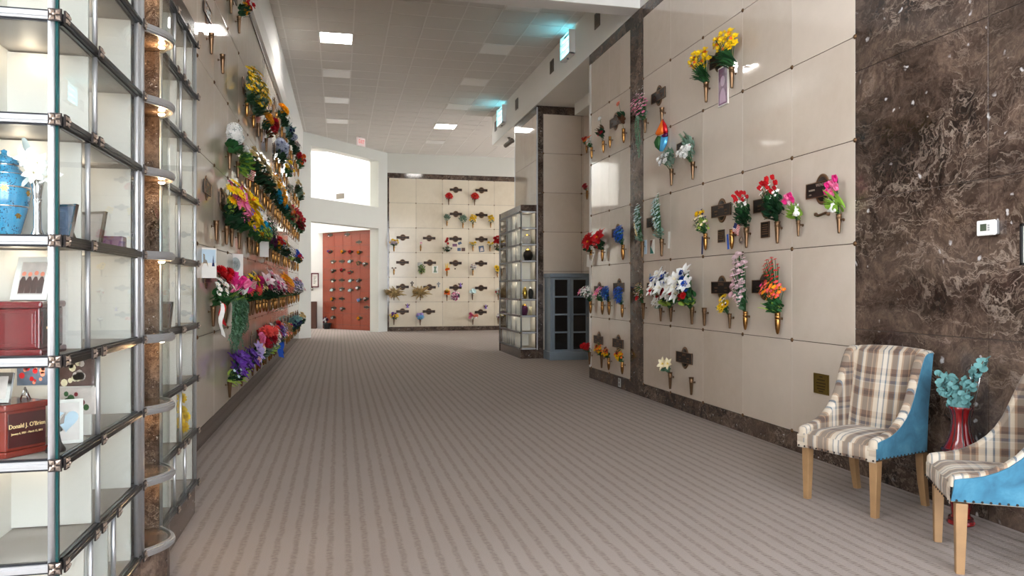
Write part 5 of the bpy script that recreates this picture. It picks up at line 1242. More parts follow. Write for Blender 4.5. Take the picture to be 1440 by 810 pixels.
 'yellowlow': ('low yellow flowers', [('fl', 'pom', 'yellow', 'gold', 5, .04, S(.06, .10, .025), .2), ('fl', 'small', 'cream', 'yellow', 10, .02, S(.05, .11, .03), .2), ('lf', 'leaf', 'sage', 20, .06, S(.04, .10, .03))]),
 'yellowmix': ('yellow, white and mauve flowers', [('fl', 'pom', 'yellow', 'cream', 6, .038, S(.11, .12, .05), .2), ('fl', 'small', 'lavender', 'violet', 12, .024, S(.07, .11, .05), .2), ('fl', 'small', 'cream', 'yellow', 14, .024, S(.10, .12, .05), .2), ('lf', 'leaf', 'green', 20, .06, S(.04, .10, .04))]),
 'redgreen': ('red flowers over a green wreath', [('fl', 'pom', 'red', 'orange', 4, .04, S(.13, .035, .07), .2), ('lf', 'leaf', 'darkgreen', 50, .06, S(-.07, .12, .07, y=.05)), ('fl', 'berry', 'white', 'white', 10, .01, S(-.07, .12, .07), .2)]),
 'redtall': ('tall red flowers with dark greens', [('fl', 'pom', 'red', 'crimson', 7, .05, S(.13, .08, .10), .1), ('lf', 'leaf', 'darkgreen', 40, .065, S(-.06, .10, .08, y=.05))]),
 'greenbush': ('hanging green fern with white blooms', [('lf', 'fern', 'lightgreen', 20, .12, S(-.03, .08, .10, y=.05)), ('lf', 'leaf', 'green', 46, .07, S(0, .10, .12, y=.05)), ('fl', 'rose', 'white', 'cream', 3, .042, S(.11, .05, .03, x=.05), .1)]),
 'flame': ('yellow-orange plume flowers', [('fl', 'plume', 'yellow', 'gold', 5, .07, S(.06, .05, .02), 1.2), ('fl', 'pom', 'orange', 'gold', 3, .04, S(.03, .05, .02), .2)]),
 'whiteberry': ('white and dark berry ball', [('fl', 'rose', 'white', 'cream', 7, .032, S(.09, .09, .07), .1), ('lf', 'leaf', 'darkgreen', 26, .055, S(.08, .09, .07)), ('fl', 'berry', 'darkred', 'plum', 12, .014, S(.09, .10, .07), .1)]),
 'sunball': ('bright yellow sunflower head', [('fl', 'sunflower', 'yellow', 'brown', 4, .07, S(.09, .06, .05), -.1), ('lf', 'leaf', 'green', 10, .06, S(.0, .06, .03))]),
 'palm': ('dried straw palm fans', [('lf', 'palm', 'straw', 34, .30, S(.06, .17, .10)), ('lf', 'palm', 'tan', 12, .26, S(.03, .17, .08)), ('fl', 'small', 'straw', 'tan', 8, .03, S(.05, .08, .04), .1)]),
 'palmbrown': ('dried straw palm fans with brown seed heads', [('lf', 'palm', 'straw', 30, .30, S(.07, .16, .11)), ('lf', 'palm', 'tan', 12, .24, S(.04, .18, .08)), ('fl', 'pom', 'tan', 'brown', 3, .045, S(.05, .04, .03, x=.17), .1)]),
 'orangeleaf': ('orange flowers with dark leaves', [('fl', 'lily', 'orange', 'gold', 4, .05, S(.06, .05, .05), .2), ('lf', 'leaf', 'darkgreen', 20, .07, S(.10, .08, .06)), ('fl', 'small', 'yellow', 'gold', 6, .02, S(.13, .06, .04), .2)]),
 'paleblue': ('pale blue lilies', [('fl', 'lily', 'aqua', 'white', 5, .05, S(.08, .07, .04), .1), ('lf', 'leaf', 'sage', 14, .06, S(.06, .08, .04))]),
 'redwhitegreen': ('red, white and green flowers', [('fl', 'rose', 'white', 'cream', 4, .04, S(.10, .07, .06), .1), ('fl', 'pom', 'red', 'crimson', 3, .036, S(.08, .08, .05), .1), ('lf', 'leaf', 'darkgreen', 24, .06, S(.06, .08, .06))]),
 'purpleyellow': ('purple and yellow flowers', [('fl', 'pom', 'purple', 'violet', 5, .042, S(.10, .06, .05), .1), ('fl', 'small', 'yellow', 'gold', 10, .026, S(.08, .12, .05), .1), ('lf', 'leaf', 'darkgreen', 30, .06, S(.05, .09, .06))]),
 'lavender': ('lavender-blue hydrangea', [('fl', 'ball', 'lavender', 'violet', 2, .07, S(.11, .05, .04, x=.02), .1), ('fl', 'small', 'sky', 'white', 16, .026, S(.06, .09, .06), .1), ('lf', 'leaf', 'sage', 10, .06, S(.02, .07, .03))]),
 'pinkwhite': ('pink and salmon flowers', [('fl', 'pom', 'salmon', 'coral', 5, .042, S(.08, .09, .035, x=-.04), .1), ('fl', 'pom', 'pink', 'hotpink', 4, .044, S(.09, .05, .06, x=.07), .1), ('fl', 'small', 'white', 'cream', 10, .02, S(.04, .09, .03), .1)]),
 'whiteplumball': ('white and plum flowers', [('fl', 'pom', 'white', 'cream', 4, .04, S(.07, .05, .04), .1), ('fl', 'pom', 'plum', 'navy', 4, .04, S(.07, .07, .05), .1)]),
}
# ---------------------------------------------------------------- vases and memorial plates
def vase_mesh(L, style):
    k = L / .19
    if style == 'cone':
        pr = [(.0, 0), (.009, .0015), (.0125, .006), (.0135, .015), (.017, .07), (.0215, .135), (.0245, .150)]
        rim = [(.0245, .149), (.0262, .151), (.0262, .156), (.0240, .158), (.0255, .178), (.0292, .188), (.0292, .19), (.0265, .19), (.0225, .160)]
    else:
        pr = [(.0, 0), (.007, .002), (.014, .018), (.020, .048), (.0235, .085), (.0238, .12), (.0225, .14)]
        rim = [(.0225, .14), (.0248, .143), (.0248, .149), (.0225, .152), (.0225, .166), (.0242, .168), (.0242, .172), (.0228, .175), (.0228, .187), (.025, .188), (.025, .19), (.021, .19), (.018, .15)]
    c = MB(); c.lathe([(r * k, z * k - L) for r, z in pr], 14); r_ = MB(); r_.lathe([(r * k, z * k - L) for r, z in rim], 14, cap=False)
    return c, r_
VM = {}
VOUT = .045
def vase(pos, ang, label, mat='bronze', L=.19, style='cone', group=None):
    """pos = centre of the mouth; ang turns local +y onto the wall normal"""
    key = (mat, round(L, 3), style)
    if key not in VM:
        c, r_ = vase_mesh(L, style); br = MB(); z = -.055 * L / .19
        br.tube([(0, -.018, z), (0, -VOUT + .001, z)], .0042, 6); br.lathe([(.013, 0), (.013, .004), (.008, .007), (0, .007)], 8, TR((0, -VOUT + .0005, z), rx=-PI / 2)); br.lathe([(.0, -.009), (.008, -.006), (.008, .006), (0, .009)], 8, TR((-.034, -.004, z), ry=PI / 2)); br.tube([(-.012, -.004, z), (-.034, -.004, z)], .003, 5)
        VM[key] = [('cone', c.mesh('cone', MAT[mat])), ('rim', r_.mesh('rim', MAT[mat])), ('bracket', br.mesh('bracket', MAT['bronze']))]
    t = thing('flower_vase', label, 'vase', pos, ang, group)
    for n, me in VM[key]: link(n, me, t)
    return t
def bouquet(pos, ang, label, spec, var=0, sc=1, group=None, flip=False):
    t = thing('flower_bouquet', label, 'flowers', pos, ang, group)
    t.scale = (-sc if flip else sc, sc, sc)
    for n, me, T in bouquet_parts(spec, var):
        o = link(n, me, t)
        if T is not None: o.matrix_local = T
    return t
# plate: a long tablet across an oval medallion
def plate_parts(w, h, mw, mh, lines=True):
    out = []
    m = MB(); m.lathe([(1, 0), (1, .007), (.9, .010), (.84, .007), (0, .007)], 28, TR(rx=-PI / 2), 0, mw / 2, mh / 2); out.append(('medallion', m, 'bronze_edge'))
    m = MB(); m.lathe([(.80, .0072), (.78, .0085), (0, .0085)], 28, TR(rx=-PI / 2), 0, mw / 2, mh / 2)
    out.append(('medallion_field', m, 'bronze_plate'))
    m = MB(); m.box(-w/2, w/2, .0075, .016, -h/2, h/2); out.append(('tablet', m, 'bronze_plate'))
    m = MB(); b = .006
    for u0, u1, v0, v1 in ((-w/2, w/2, -h/2, -h/2 + b), (-w/2, w/2, h/2 - b, h/2), (-w/2, -w/2 + b, -h/2 + b, h/2 - b), (w/2 - b, w/2, -h/2 + b, h/2 - b)): m.box(u0, u1, .016, .0195, v0, v1)
    out.append(('border', m, 'bronze_edge'))
    return out
PLM = {}
def worn_letters(w, h, seed):
    rs = random.Random(seed); m = MB()
    def word(cx, z, n, lh):
        lw = lh * .62
        for k in range(n):
            x = cx + (k - (n - 1) / 2) * lw * 1.22
            m.box(x - lw / 2, x - lw / 2 + lw * .24, .0161, .0178, z - lh / 2, z + lh / 2)
            for zz in rs.sample([-1, 0, 1], 2): m.box(x - lw / 2, x + lw / 2, .0161, .0178, z + zz * lh * .41 - lh * .09, z + zz * lh * .41 + lh * .09)
    word(0, h * .27, rs.randint(5, 7), h * .2); word(-w * .25, -.02 * h, rs.randint(4, 6), h * .12); word(w * .25, -.02 * h, rs.randint(4, 6), h * .12)
    word(-w * .25, -.26 * h, 6, h * .08); word(w * .25, -.26 * h, 6, h * .08)
    return m
def plaque(pos, ang, label, w=.40, h=.125, mw=.19, mh=.25, seed=1, group=None, letters=True, words=None):
    key = (w, h, mw, mh)
    if key not in PLM: PLM[key] = [(n, m.mesh(n, MAT[mt])) for n, m, mt in plate_parts(w, h, mw, mh)]
    t = thing('memorial_plaque', label, 'plaque', pos, ang, group)
    for n, me in PLM[key]: link(n, me, t)
    if words:
        for s_, sz, x, z in words: text(t, s_, sz, (x, .0172, z), (PI / 2, 0, PI), MAT['letter'])
    elif letters:
        k2 = ('L', w, h, seed % 5)
        if k2 not in PLM: PLM[k2] = worn_letters(w, h, seed % 5).mesh('raised_lettering', MAT['bronze_edge'])
        link('raised_lettering', PLM[k2], t)
    return t
def nameplate(pos, ang, label, w=.12, h=.13, seed=1):
    t = thing('memorial_plaque', label, 'plaque', pos, ang)
    MB().box(-w/2, w/2, .0005, .009, -h/2, h/2).obj('tablet', MAT['bronze_plate'], t, None, .002)
    m = MB(); b = .005
    for u0, u1, v0, v1 in ((-w/2, w/2, -h/2, -h/2 + b), (-w/2, w/2, h/2 - b, h/2), (-w/2, -w/2 + b, -h/2 + b, h/2 - b), (w/2 - b, w/2, -h/2 + b, h/2 - b)): m.box(u0, u1, .009, .012, v0, v1)
    m.obj('border', MAT['bronze_edge'], t)
    m = MB(); rs = random.Random(seed)
    for k in range(5):
        wd = rs.uniform(.25, .4) * w; z = h * (.3 - .14 * k); m.box(-wd, wd, .009, .0105, z - .004, z + .004)
    m.obj('raised_lettering', MAT['bronze_edge'], t); return t
def card(pos, ang, label, w, h, mat='paper', tilt=0, art=None, name='greeting_card'):
    t = thing(name, label, 'card', pos, ang)
    T = TR(ry=tilt)
    MB().box(-w/2, w/2, .001, .005, -h/2, h/2, 0, T).obj('sheet', MAT[mat], t)
    if art:
        for part, mt, shp in art:
            m = MB(); m.add([T @ Vector((u, .0056, v)) for u, v in shp], [tuple(range(len(shp)))]); m.obj(part, MAT[mt], t)
    return t
def flag(pos, ang, label, w=.10, h=.07, tilt=.5):
    t = thing('small_flag', label, 'flag', pos, ang)
    T = TR(ry=tilt); m = MB(); n = 8
    def P(u, v): return T @ Vector((u * w, .006 + .008 * math.sin(u * 6) + .004 * math.cos(v * 5), -v * h))
    for r in range(13):
        for k in range(n):
            if r < 7 and k < 3: c = 2
            else: c = 0 if r % 2 == 0 else 1
            m.add([P(k / n, r / 13), P((k + 1) / n, r / 13), P((k + 1) / n, (r + 1) / 13), P(k / n, (r + 1) / 13)], [(0, 1, 2, 3)], c, True)
    for a in range(4):
        for b in range(4):
            q = P(.05 + .09 * a, .06 + .12 * b) + Vector((0, .0012, 0)); m.add([q + Vector((.003, 0, 0)), q + Vector((0, 0, .003)), q + Vector((-.003, 0, 0)), q + Vector((0, 0, -.003))], [(0, 1, 2, 3)], 1)
    m.obj('cloth', [MAT['c_red'], MAT['c_white'], MAT['c_navy']], t)
    MB().tube([T @ Vector((0, .006, .012)), T @ Vector((0, .006, -h * 2.1))], .0018, 6).obj('stick', MAT['c_straw'], t)
    return t
# ================================================================ right wall
def short(spec):
    d = SPECS[spec][0]
    for w in (' with ', ' over ', ' and '):
        if len(d.split()) > 4: d = d.split(w)[0]
    return d
BOOST = dict(patriot=1.32, whiterose=.95, whiterose_red=.95, redrose=1.04, blossomtall=1.12, whitelily=1.25, lilyrose=1.2, delphinium=.95, tulip=1.08, orangefire=.95, poinsettia=1.05, daffodil=1.0)
AR = PI / 2     # local +y -> -x (the right wall's normal); local +x -> +y
def RV(px, py): return on_x(px, py, XR - VOUT)
def RW(px, py, o=.0): return on_x(px, py, XR - o)
def rset(px, py, pb, spec, vlabel, blabel, mat='bronze', style='cone', sc=1, var=0, flip=False, off=(0, 0)):
    p = RV(px, py); q = RV(px, pb); L = max(.13, min(.215, p.z - q.z))
    vase(p, AR, vlabel, mat, round(L / .015) * .015, style, 'vases on the right wall')
    sc *= 1.18 * BOOST.get(spec, 1)
    if spec: bouquet((p.x + .004, p.y + off[0], p.z - .004 + off[1]), AR, blabel, spec, var, sc, 'bouquets on the right wall', flip)
rset(992.8, 116, 145, 'daffodil', 'bronze vase of the lower daffodil bunch, high on the right wall', 'lower of two bunches of yellow daffodils, high on the right wall', sc=1.12)
rset(1029, 94.5, 124, 'daffodil', 'bronze vase of the upper daffodil bunch, above the purple portrait', 'upper of two bunches of yellow daffodils, right of the other', sc=1.15, var=1, flip=True)
rset(907, 167, 187, 'pinktrail', 'bronze vase half hidden by a pink spray and long vine, beside the pilaster', 'pink blossom spray with a long green vine hanging over the dark pilaster', sc=1.22)
rset(930.7, 151.5, 176, None, 'bronze vase with a rainbow foil balloon hanging under it', '')
rset(944, 237.5, 262, 'whiterose', 'bronze vase of white roses, lower of the pair under the rainbow balloon', 'white roses with silvery greens, lower bunch of the pair under the rainbow balloon', sc=1.2)
rset(974, 227.6, 253, 'whiterose_red', 'bronze vase of white roses, right of the pair under the rainbow balloon', 'white roses with one red bloom and tall greens, right of the rainbow balloon', sc=1.2)
rset(903, 339.6, 362, 'delphinium', 'dark vase of pale blue delphinium against the pilaster', 'pale blue delphinium with straw plumes, left one by the pilaster', sc=1.25)
rset(930.4, 336, 360, 'delphinium', 'dark vase of pale blue delphinium beside two white cards', 'pale blue delphinium with straw plumes, right one beside the small cards', sc=1.4, var=1)
rset(992, 328, 353, 'yellowwhite', 'brass vase of yellow and white flowers, with a navy ribbon', 'yellow and white flowers with purple sprigs, left of the red rosebuds', 'brass', 'torpedo', 1.05)
rset(1029, 322.5, 350, None, 'empty brass vase with a bright blue ribbon', '', 'brass', 'torpedo')
rset(1049.5, 320, 348, 'redrose', 'bronze vase of red rosebuds beside the small flag', 'red rosebuds over dark leaves, above the small flag', sc=.98)
rset(1093, 311.6, 343, 'redrose', 'bronze vase of red rosebuds beside the square dark plate', 'taller red rosebuds over dark leaves, beside the square dark plate', sc=1.1, var=1)
rset(1122.5, 310, 333, 'tulip', 'short bronze vase of pink tulips, left of the wide plaque', 'pink tulips with a white cloth rabbit, left of the wide lettered plaque', sc=1.0)
rset(1179.7, 301, 328, 'tulip', 'bronze vase of pink tulips at the right edge of the cream wall', 'pink tulips with green blades at the right edge of the cream wall', sc=1.08, var=1)
rset(904.5, 426, 448.5, 'heather', 'dark vase of brown heather against the pilaster', 'brown heather with red roses against the pilaster', sc=1.15)
rset(929, 432.6, 452, 'whitelily', 'small dark vase of white lilies under a plaque', 'small low white lilies, left of the red white and blue bouquets', sc=.9)
rset(943.4, 431, 453, 'patriot', 'dark vase of the left red, white and blue bouquet', 'left one of two big red, white and blue bouquets', sc=1.12)
rset(973, 431.4, 457, 'patriot', 'dark vase of the right red, white and blue bouquet', 'right one of two big red, white and blue bouquets', sc=1.15, var=1)
rset(990.4, 432.6, 459, None, 'empty dark vase right of the red, white and blue bouquets', '')
rset(1026, 440.7, 462, 'sunflower', 'dark vase of yellow sunflowers', 'yellow sunflowers leaning left of the pale pink blossom', sc=.95, off=(.035, .015))
rset(1048, 437.5, 464, 'blossomtall', 'brass vase of tall pale pink blossom', 'tall pale pink blossom in a brass vase, right of the sunflowers', 'brass', 'torpedo', 1.05)
rset(1093.5, 439, 469, 'orangefire', 'brass vase of orange and coral flowers', 'orange and coral flowers with tall red sprigs in a brass vase', 'brass', 'torpedo', 1.15)
rset(942.3, 523.6, 548, 'lilyrose', 'dark vase of a cream lily and red rose, lowest row of the right wall', 'cream lily and red rose in the lowest row of the right wall', sc=1.05)
rset(972, 530.6, 556, None, 'empty dark vase in the lowest row, under a plaque', '')
# bay beyond the pilaster
rset(832, 207, 223, 'whiteorange', 'brass vase of white and orange flowers, top row at the far edge of the wall', 'white and orange flowers, top row at the far edge of the wall', 'brass', 'torpedo', .95)
rset(848.4, 198, 215, 'whitebud', 'brass vase of dark leaves and a white bloom, top row beyond the pilaster', 'tall white bloom and crimson roses over dark leaves, top row beyond the pilaster', 'brass', 'torpedo', 1.05)
rset(857.7, 192, 208.5, None, 'empty brass vase between the white bloom and the pink rose', '', 'brass', 'torpedo')
rset(877, 181, 201.5, 'pinkrose', 'brass vase of a pink rose with dark leaves, beside the pilaster', 'single pale pink rose with dark hanging leaves beside the pilaster', 'brass', 'torpedo', 1.0)
rset(831, 351, 368, 'poinsettia', 'brass vase of the left red poinsettias beyond the pilaster', 'left bunch of big red poinsettias at the far edge of the wall', 'brass', 'torpedo', 1.05)
rset(847, 349, 367, 'poinsettia', 'brass vase of the right red poinsettias beyond the pilaster', 'right bunch of big red poinsettias beyond the pilaster', 'brass', 'torpedo', 1.1, 1)
rset(876, 344, 365, 'blueball', 'brass vase of bright blue flowers right of the poinsettias', 'bright blue flowers right of the red poinsettias', 'brass', 'torpedo', 1.1)
rset(830.5, 423, 441, 'whitepink', 'brass vase of white sprays at the far edge of the wall', 'white sprays with pink lilies at the far edge of the wall', 'brass', 'torpedo', 1.2)
rset(847, 424, 442, 'pinklily', 'brass vase of pink lilies below the poinsettias', 'pink lilies between the white sprays and the blue flowers', 'brass', 'torpedo', 1.0)
rset(856.5, 424, 443.5, 'blueball', 'brass vase of the left blue flowers, below the poinsettias', 'left of the two blue bunches below the poinsettias', 'brass', 'torpedo', .95, 1)
rset(875, 428, 446, 'blueball', 'brass vase of the round blue bunch beside the pilaster', 'round blue bunch beside the pilaster, below the upper blue flowers', 'brass', 'torpedo', 1.05, 2)
rset(829, 495, 513, 'redmum', 'dark vase of red mums, lowest row at the far edge of the wall', 'bright red mums, lowest row at the far edge of the wall', 'bronze', 'cone', .95)
rset(846, 499, 517, 'autumn', 'dark vase of autumn flowers, lowest row beyond the pilaster', 'yellow and dark red autumn flowers in a dark vase, lowest row', 'bronze', 'cone', .95)
rset(856, 503, 520.5, 'autumn', 'brass vase of autumn flowers, middle of the lowest row beyond the pilaster', 'yellow and orange autumn flowers in the middle of the lowest row beyond the pilaster', 'brass', 'torpedo', .85, 1)
rset(875, 508, 526.5, 'autumn', 'brass vase of orange autumn flowers beside the foot of the pilaster', 'orange autumn flowers beside the foot of the pilaster', 'brass', 'torpedo', .95, 2)
def rpl(px, py, label, seed, **k):
    plaque(RW(px, py, .0006), AR, label, seed=seed, group='plaques on the right wall', **k)
rpl(927, 134.5, 'dark plaque between the pink spray and the top of the cream wall', 1); rpl(1011, 84, 'dark plaque hidden behind the yellow daffodils', 2, w=.34)
rpl(964.5, 206, 'dark plaque half hidden by the white roses', 3); rpl(920, 312, 'dark plaque between the two pale blue delphiniums', 4)
rpl(1015.5, 296, 'dark plaque between the yellow flowers and the red rosebuds', 5); rpl(1078, 288, 'dark plaque half hidden by the taller red rosebuds', 6)
rpl(1157, 266, 'large lettered plaque with a cross above the right tulips', 7, words=[('WENDT', .036, 0, .036), ('NORMA', .022, .12, .002), ('PAUL J', .022, -.11, .006), ('1931-', .016, .14, -.034), ('1927-2011', .016, -.10, -.034)])
rpl(920.5, 404.5, 'dark plaque between the brown heather and the red, white and blue flowers', 8); rpl(960, 400, 'dark plaque hidden behind the right red, white and blue bouquet', 9, w=.3)
rpl(1015.5, 404.5, 'dark plaque above the yellow sunflowers', 10); rpl(1076, 403, 'dark plaque left of the orange and coral flowers', 11)
rpl(963.5, 503, 'dark plaque in the lowest row, above the empty vase', 12)
rpl(842.5, 478, 'dark plaque above the autumn flowers, left one beyond the pilaster', 13); rpl(870, 483, 'dark plaque above the autumn flowers, right one beside the pilaster', 14)
rpl(843, 408, 'dark plaque behind the pink lilies beyond the pilaster', 15); rpl(871, 404, 'dark plaque behind the round blue bunch', 16)
rpl(869, 327, 'dark plaque behind the upper blue flowers beyond the pilaster', 17); rpl(866, 171, 'dark plaque behind the pink rose beyond the pilaster', 18)
pc_ = None
p = RW(1157, 272, .0006)
# little cross on the lettered plaque, scroll under it
nameplate(RW(1015, 332, .0005), AR, 'small square dark plate beside the brass vase with the blue ribbon', .13, .13, 2)
nameplate(RW(1077, 323, .0005), AR, 'square dark plate beside the taller red rosebuds', .14, .145, 3)
t = thing('scroll_ornament', 'tiny bronze scroll on the cream wall under the lettered plaque', 'ornament', RW(1157, 301.5, .0005), AR)
m = MB(); m.tube([(-.08, .008, -.004), (-.05, .01, .008), (0, .011, 0), (.05, .01, -.006), (.08, .008, .006)], .011, 8); m.obj('body', MAT['bronze'], t)
m = MB(); [m.lathe([(.0, .02), (.013, .018), (.016, .0), (.013, 0)][::-1], 8, TR((x, 0, z), rx=-PI / 2)) for x, z in ((-.08, -.004), (.08, .006))]; m.obj('scroll_end', MAT['bronze_edge'], t)
# framed portraits and cards
P0 = RW(1018, 121, .0005)
t = thing('portrait_photo', 'purple-toned portrait photo in a white frame under the upper daffodils', 'photo', P0, AR)
MB().box(-.10, .10, .0, .012, -.20, .20).obj('frame', MAT['paper'], t, None, .002); MB().box(-.085, .085, .012, .014, -.185, .185).obj('print', MAT['photo_mauve'], t)
m = MB(); m.add([(.045 * math.cos(2*PI*j/14), .0146, .05 + .055 * math.sin(2*PI*j/14)) for j in range(14)], [tuple(range(14))]); m.add([(.065 * math.cos(PI*j/10), .0145, -.17 + .15 * math.sin(PI*j/10)) for j in range(11)], [tuple(range(11))])
m.obj('figure', plain('photo_figure_mauve', srgb(190, 160, 184), .3), t)
def rcard(px, py, label, w, h, mat='paper', tilt=0, art=None, o=.002): return card(RW(px, py, o), AR, label, w, h, mat, tilt, art)
rcard(922.5, 290.5, 'blank white card above the plaque between the delphiniums', .14, .15)
rcard(941, 337.5, 'tall white card right of the pale blue delphiniums', .05, .20, 'paper', -.06); rcard(908, 347.5, 'narrow pale card beside the left delphinium vase', .07, .18, 'paper_blue')
rcard(917.5, 347, 'picture card of brown and turquoise triangles between the delphinium vases', .13, .18, 'paper', 0, [('brown_shape', 'brown', [(.06, .085), (-.02, .085), (.06, -.06)]), ('turquoise_shape', 'teal', [(.06, -.085), (-.05, -.085), (.06, .03)])])
rcard(828.5, 367, 'white card hanging under the left poinsettias', .20, .19, 'paper', -.1, None, .05)
card(RW(1024, 340, .05), AR, 'bright blue ribbon hanging beside the empty brass vase', .03, .15, 'c_blue', .12, None, 'ribbon'); card(RW(988, 345, .05), AR, 'navy dotted ribbon hanging beside the brass vase of yellow flowers', .03, .19, 'c_navy', -.05, None, 'ribbon')
flag(RW(1031.5, 313, .07), -PI / 2, 'small striped flag tucked under the left red rosebuds', .13, .095, .35)
flag(RW(966, 386, .07), -PI / 2, 'small striped flag on top of the right red, white and blue bouquet', .10, .075, 1.0)
t = thing('badge', 'round silver badge hanging beside the flag', 'ornament', RW(1042, 338, .01), AR)
m = MB(); m.lathe([(.0, .012), (.018, .011), (.02, .004), (.03, .004), (.034, 0)][::-1], 16, TR(rx=-PI / 2)); m.obj('disc', MAT['silver'], t)
m = MB(); [m.lathe([(.009, .003), (0, .004)], 7, TR((.036 * math.cos(a), 0, .036 * math.sin(a)), rx=-PI / 2)) for a in [k * PI / 4 for k in range(8)]]; m.obj('scallop', MAT['pewter'], t)
t = thing('wall_ornament', 'tiny grey praying figure on the wall above the plaque by the heather', 'ornament', RW(915.5, 388, .001), AR)
MB().lathe([(.02, 0), (.018, .01), (.008, .03), (.010, .045), (.004, .06), (0, .075)], 10, TR((0, .012, -.03))).obj('body', MAT['steel_blue'], t)
t = thing('eagle_ornament', 'blue-grey bird ornament with a white feather on the left red, white and blue bouquet', 'ornament', RW(934, 385, .09), AR)
m = MB(); m.lathe([(.0, -.045), (.018, -.03), (.03, 0), (.02, .025), (.0, .04)], 10, TR(ry=1.2)); m.obj('body', MAT['c_navy'], t)
m = MB(); m.add([(-.012, 0, .01), (-.03, .004, .06), (-.028, 0, .115), (-.006, -.004, .05)], [(0, 1, 2, 3)]); m.obj('feather', MAT['c_white'], t)
# cloth rabbits on the tulips
for i, (px, py, lab) in enumerate(((1120, 297, 'white cloth rabbit on the left pink tulips'), (1171, 291, 'white cloth rabbit on the right pink tulips'))):
    p = RW(px, py, .10); t = thing('cloth_rabbit', lab, 'ornament', p, AR, 'cloth rabbits')
    m = MB(); m.lathe([(.0, -.045), (.024, -.035), (.028, -.015), (.016, .002), (.018, .016), (.012, .028), (0, .032)], 12); m.obj('body', MAT['c_white'], t)
    for s_ in (-1, 1):
        m = MB(); m.lathe([(.0, 0), (.006, .008), (.007, .03), (.0, .045)], 8, TR((s_ * .008, 0, .024), ry=s_ * .45)); m.obj('ear', MAT['c_white'], t)
        m = MB(); m.lathe([(.0, 0), (.008, .006), (.009, .03), (.0, .04)], 8, TR((s_ * .016, .008, -.01), ry=s_ * 2.3)); m.obj('arm', MAT['c_white'], t)
# rainbow foil balloon under the vase
p = RW(932, 187, .07)
t = thing('foil_balloon', 'rainbow foil balloon hanging under an empty bronze vase', 'balloon', p, AR + .6); t.scale = (1.2, 1.2, 1.2)
def foil(mb, pts, c, th, n=6):
    cx_ = sum(u for u, v in pts) / len(pts); cz_ = sum(v for u, v in pts) / len(pts); k = len(pts)
    for s_ in (1, -1):
        vs = [(cx_, s_ * th, cz_)]
        for j in range(1, n + 1):
            f = j / n
            vs += [(cx_ + (u - cx_) * f, s_ * th * math.sqrt(max(0, 1 - f ** 2.5)), cz_ + (v - cz_) * f) for u, v in pts]
        fs = [(0, 1 + i, 1 + (i + 1) % k) for i in range(k)]
        for j in range(n - 1): fs += [(1 + j*k + i, 1 + (j+1)*k + i, 1 + (j+1)*k + (i+1) % k, 1 + j*k + (i+1) % k) for i in range(k)]
        mb.add(vs, fs, 0, True)
for nm, cl, pts in (('orange_panel', 'orange', [(.0, .14), (.03, .09), (.085, .0), (.06, -.02), (-.015, -.01)]), ('red_panel', 'red', [(.0, .14), (-.045, .07), (-.06, -.005), (-.012, -.01)]),
                    ('purple_panel', 'plum', [(-.055, .0), (-.015, -.01), (.02, -.03), (-.02, -.055), (-.06, -.04)]), ('green_panel', 'green', [(.06, -.02), (.10, -.08), (.085, -.13), (.035, -.175), (.02, -.03)]),
                    ('blue_panel', 'sky', [(.02, -.03), (.035, -.178), (.0, -.185), (-.045, -.12), (-.06, -.045)])):
    m = MB(); foil(m, pts, 0, .024); mt = plain('foil_' + cl, srgb(*COLS[cl]), .18, .35); m.obj(nm, mt, t)
MB().tube([(-.005, 0, .14), (-.004, -.02, .19)], .002, 5).obj('string', MAT['paper'], t)

# ================================================================ far wall
AF = PI
def FP(px, py, o=.0006): return on_y(px, py, YW - o)
rows_f = ['bottom', 'second', 'third', 'fourth', 'fifth', 'top']
ALLMERGE = True
def frow(py): return rows_f[5 - int(min(5, max(0, (py - 251) // 34.6)))]
FD = [  # plaque px,py or None, then vases (px, mouth py, spec, scale)
 ((641, 267), [(631, 280, 'poinsettia', .95)]), ((677, 267.7), [(667.5, 280.5, 'poinsettia', 1.0)]),
 ((641, 301), [(628.5, 310, 'greenspray', .95), (651, 313, 'greenspray', 1.15)]), ((677, 302.5), [(665, 313, 'yellowball', 1.1), (690, 312.5, 'yellowball', 1.0)]),
 ((566.5, 334), [(554, 345.5, 'yellowmix', 1.05)]), ((603.5, 335), [(591.5, 345, 'pinksmall', 1.1)]), ((640.5, 336), [(628.5, 346.5, 'redgreen', 1.1)]), ((677, 336.5), [(665, 345.5, 'yellowlow', 1.0), (689, 345.5, 'yellowlow', 1.0)]), (None, [(699, 345, 'redtall', 1.1)]),
 ((566, 369), [(554, 378.5, None, 1)]), ((604.5, 369.5), [(592.5, 377.5, 'greenbush', 1.05)]), ((640.5, 370), [(628.5, 380.5, 'flame', 1.0)]), ((676.5, 370.5), [(665, 379.5, 'whiteberry', .95)]), (None, [(699.5, 382, 'sunball', 1.0)]),
 ((566, 403.5), [(554, 414, 'palm', 1.0)]), ((604, 404), [(591, 414, 'palmbrown', 1.0)]), ((640.5, 404.5), [(628.5, 415, 'orangeleaf', 1.0)]), ((676.5, 405), [(664.5, 413.5, 'paleblue', 1.0)]), (None, [(700.5, 414, 'redwhitegreen', 1.0)]),
 ((566, 438), [(554, 448.5, 'purpleyellow', 1.1)]), ((603, 438), [(591, 449, 'lavender', 1.1)]), ((676, 439), [(665, 448.5, 'pinkwhite', 1.1)]), (None, [(700.5, 447.5, 'whiteplumball', .9)]),
]
cols_f = ['first', 'second', 'third', 'fourth', 'fifth']
def fcol(px): return cols_f[int(min(4, max(0, (px - 547.5) // 37)))]
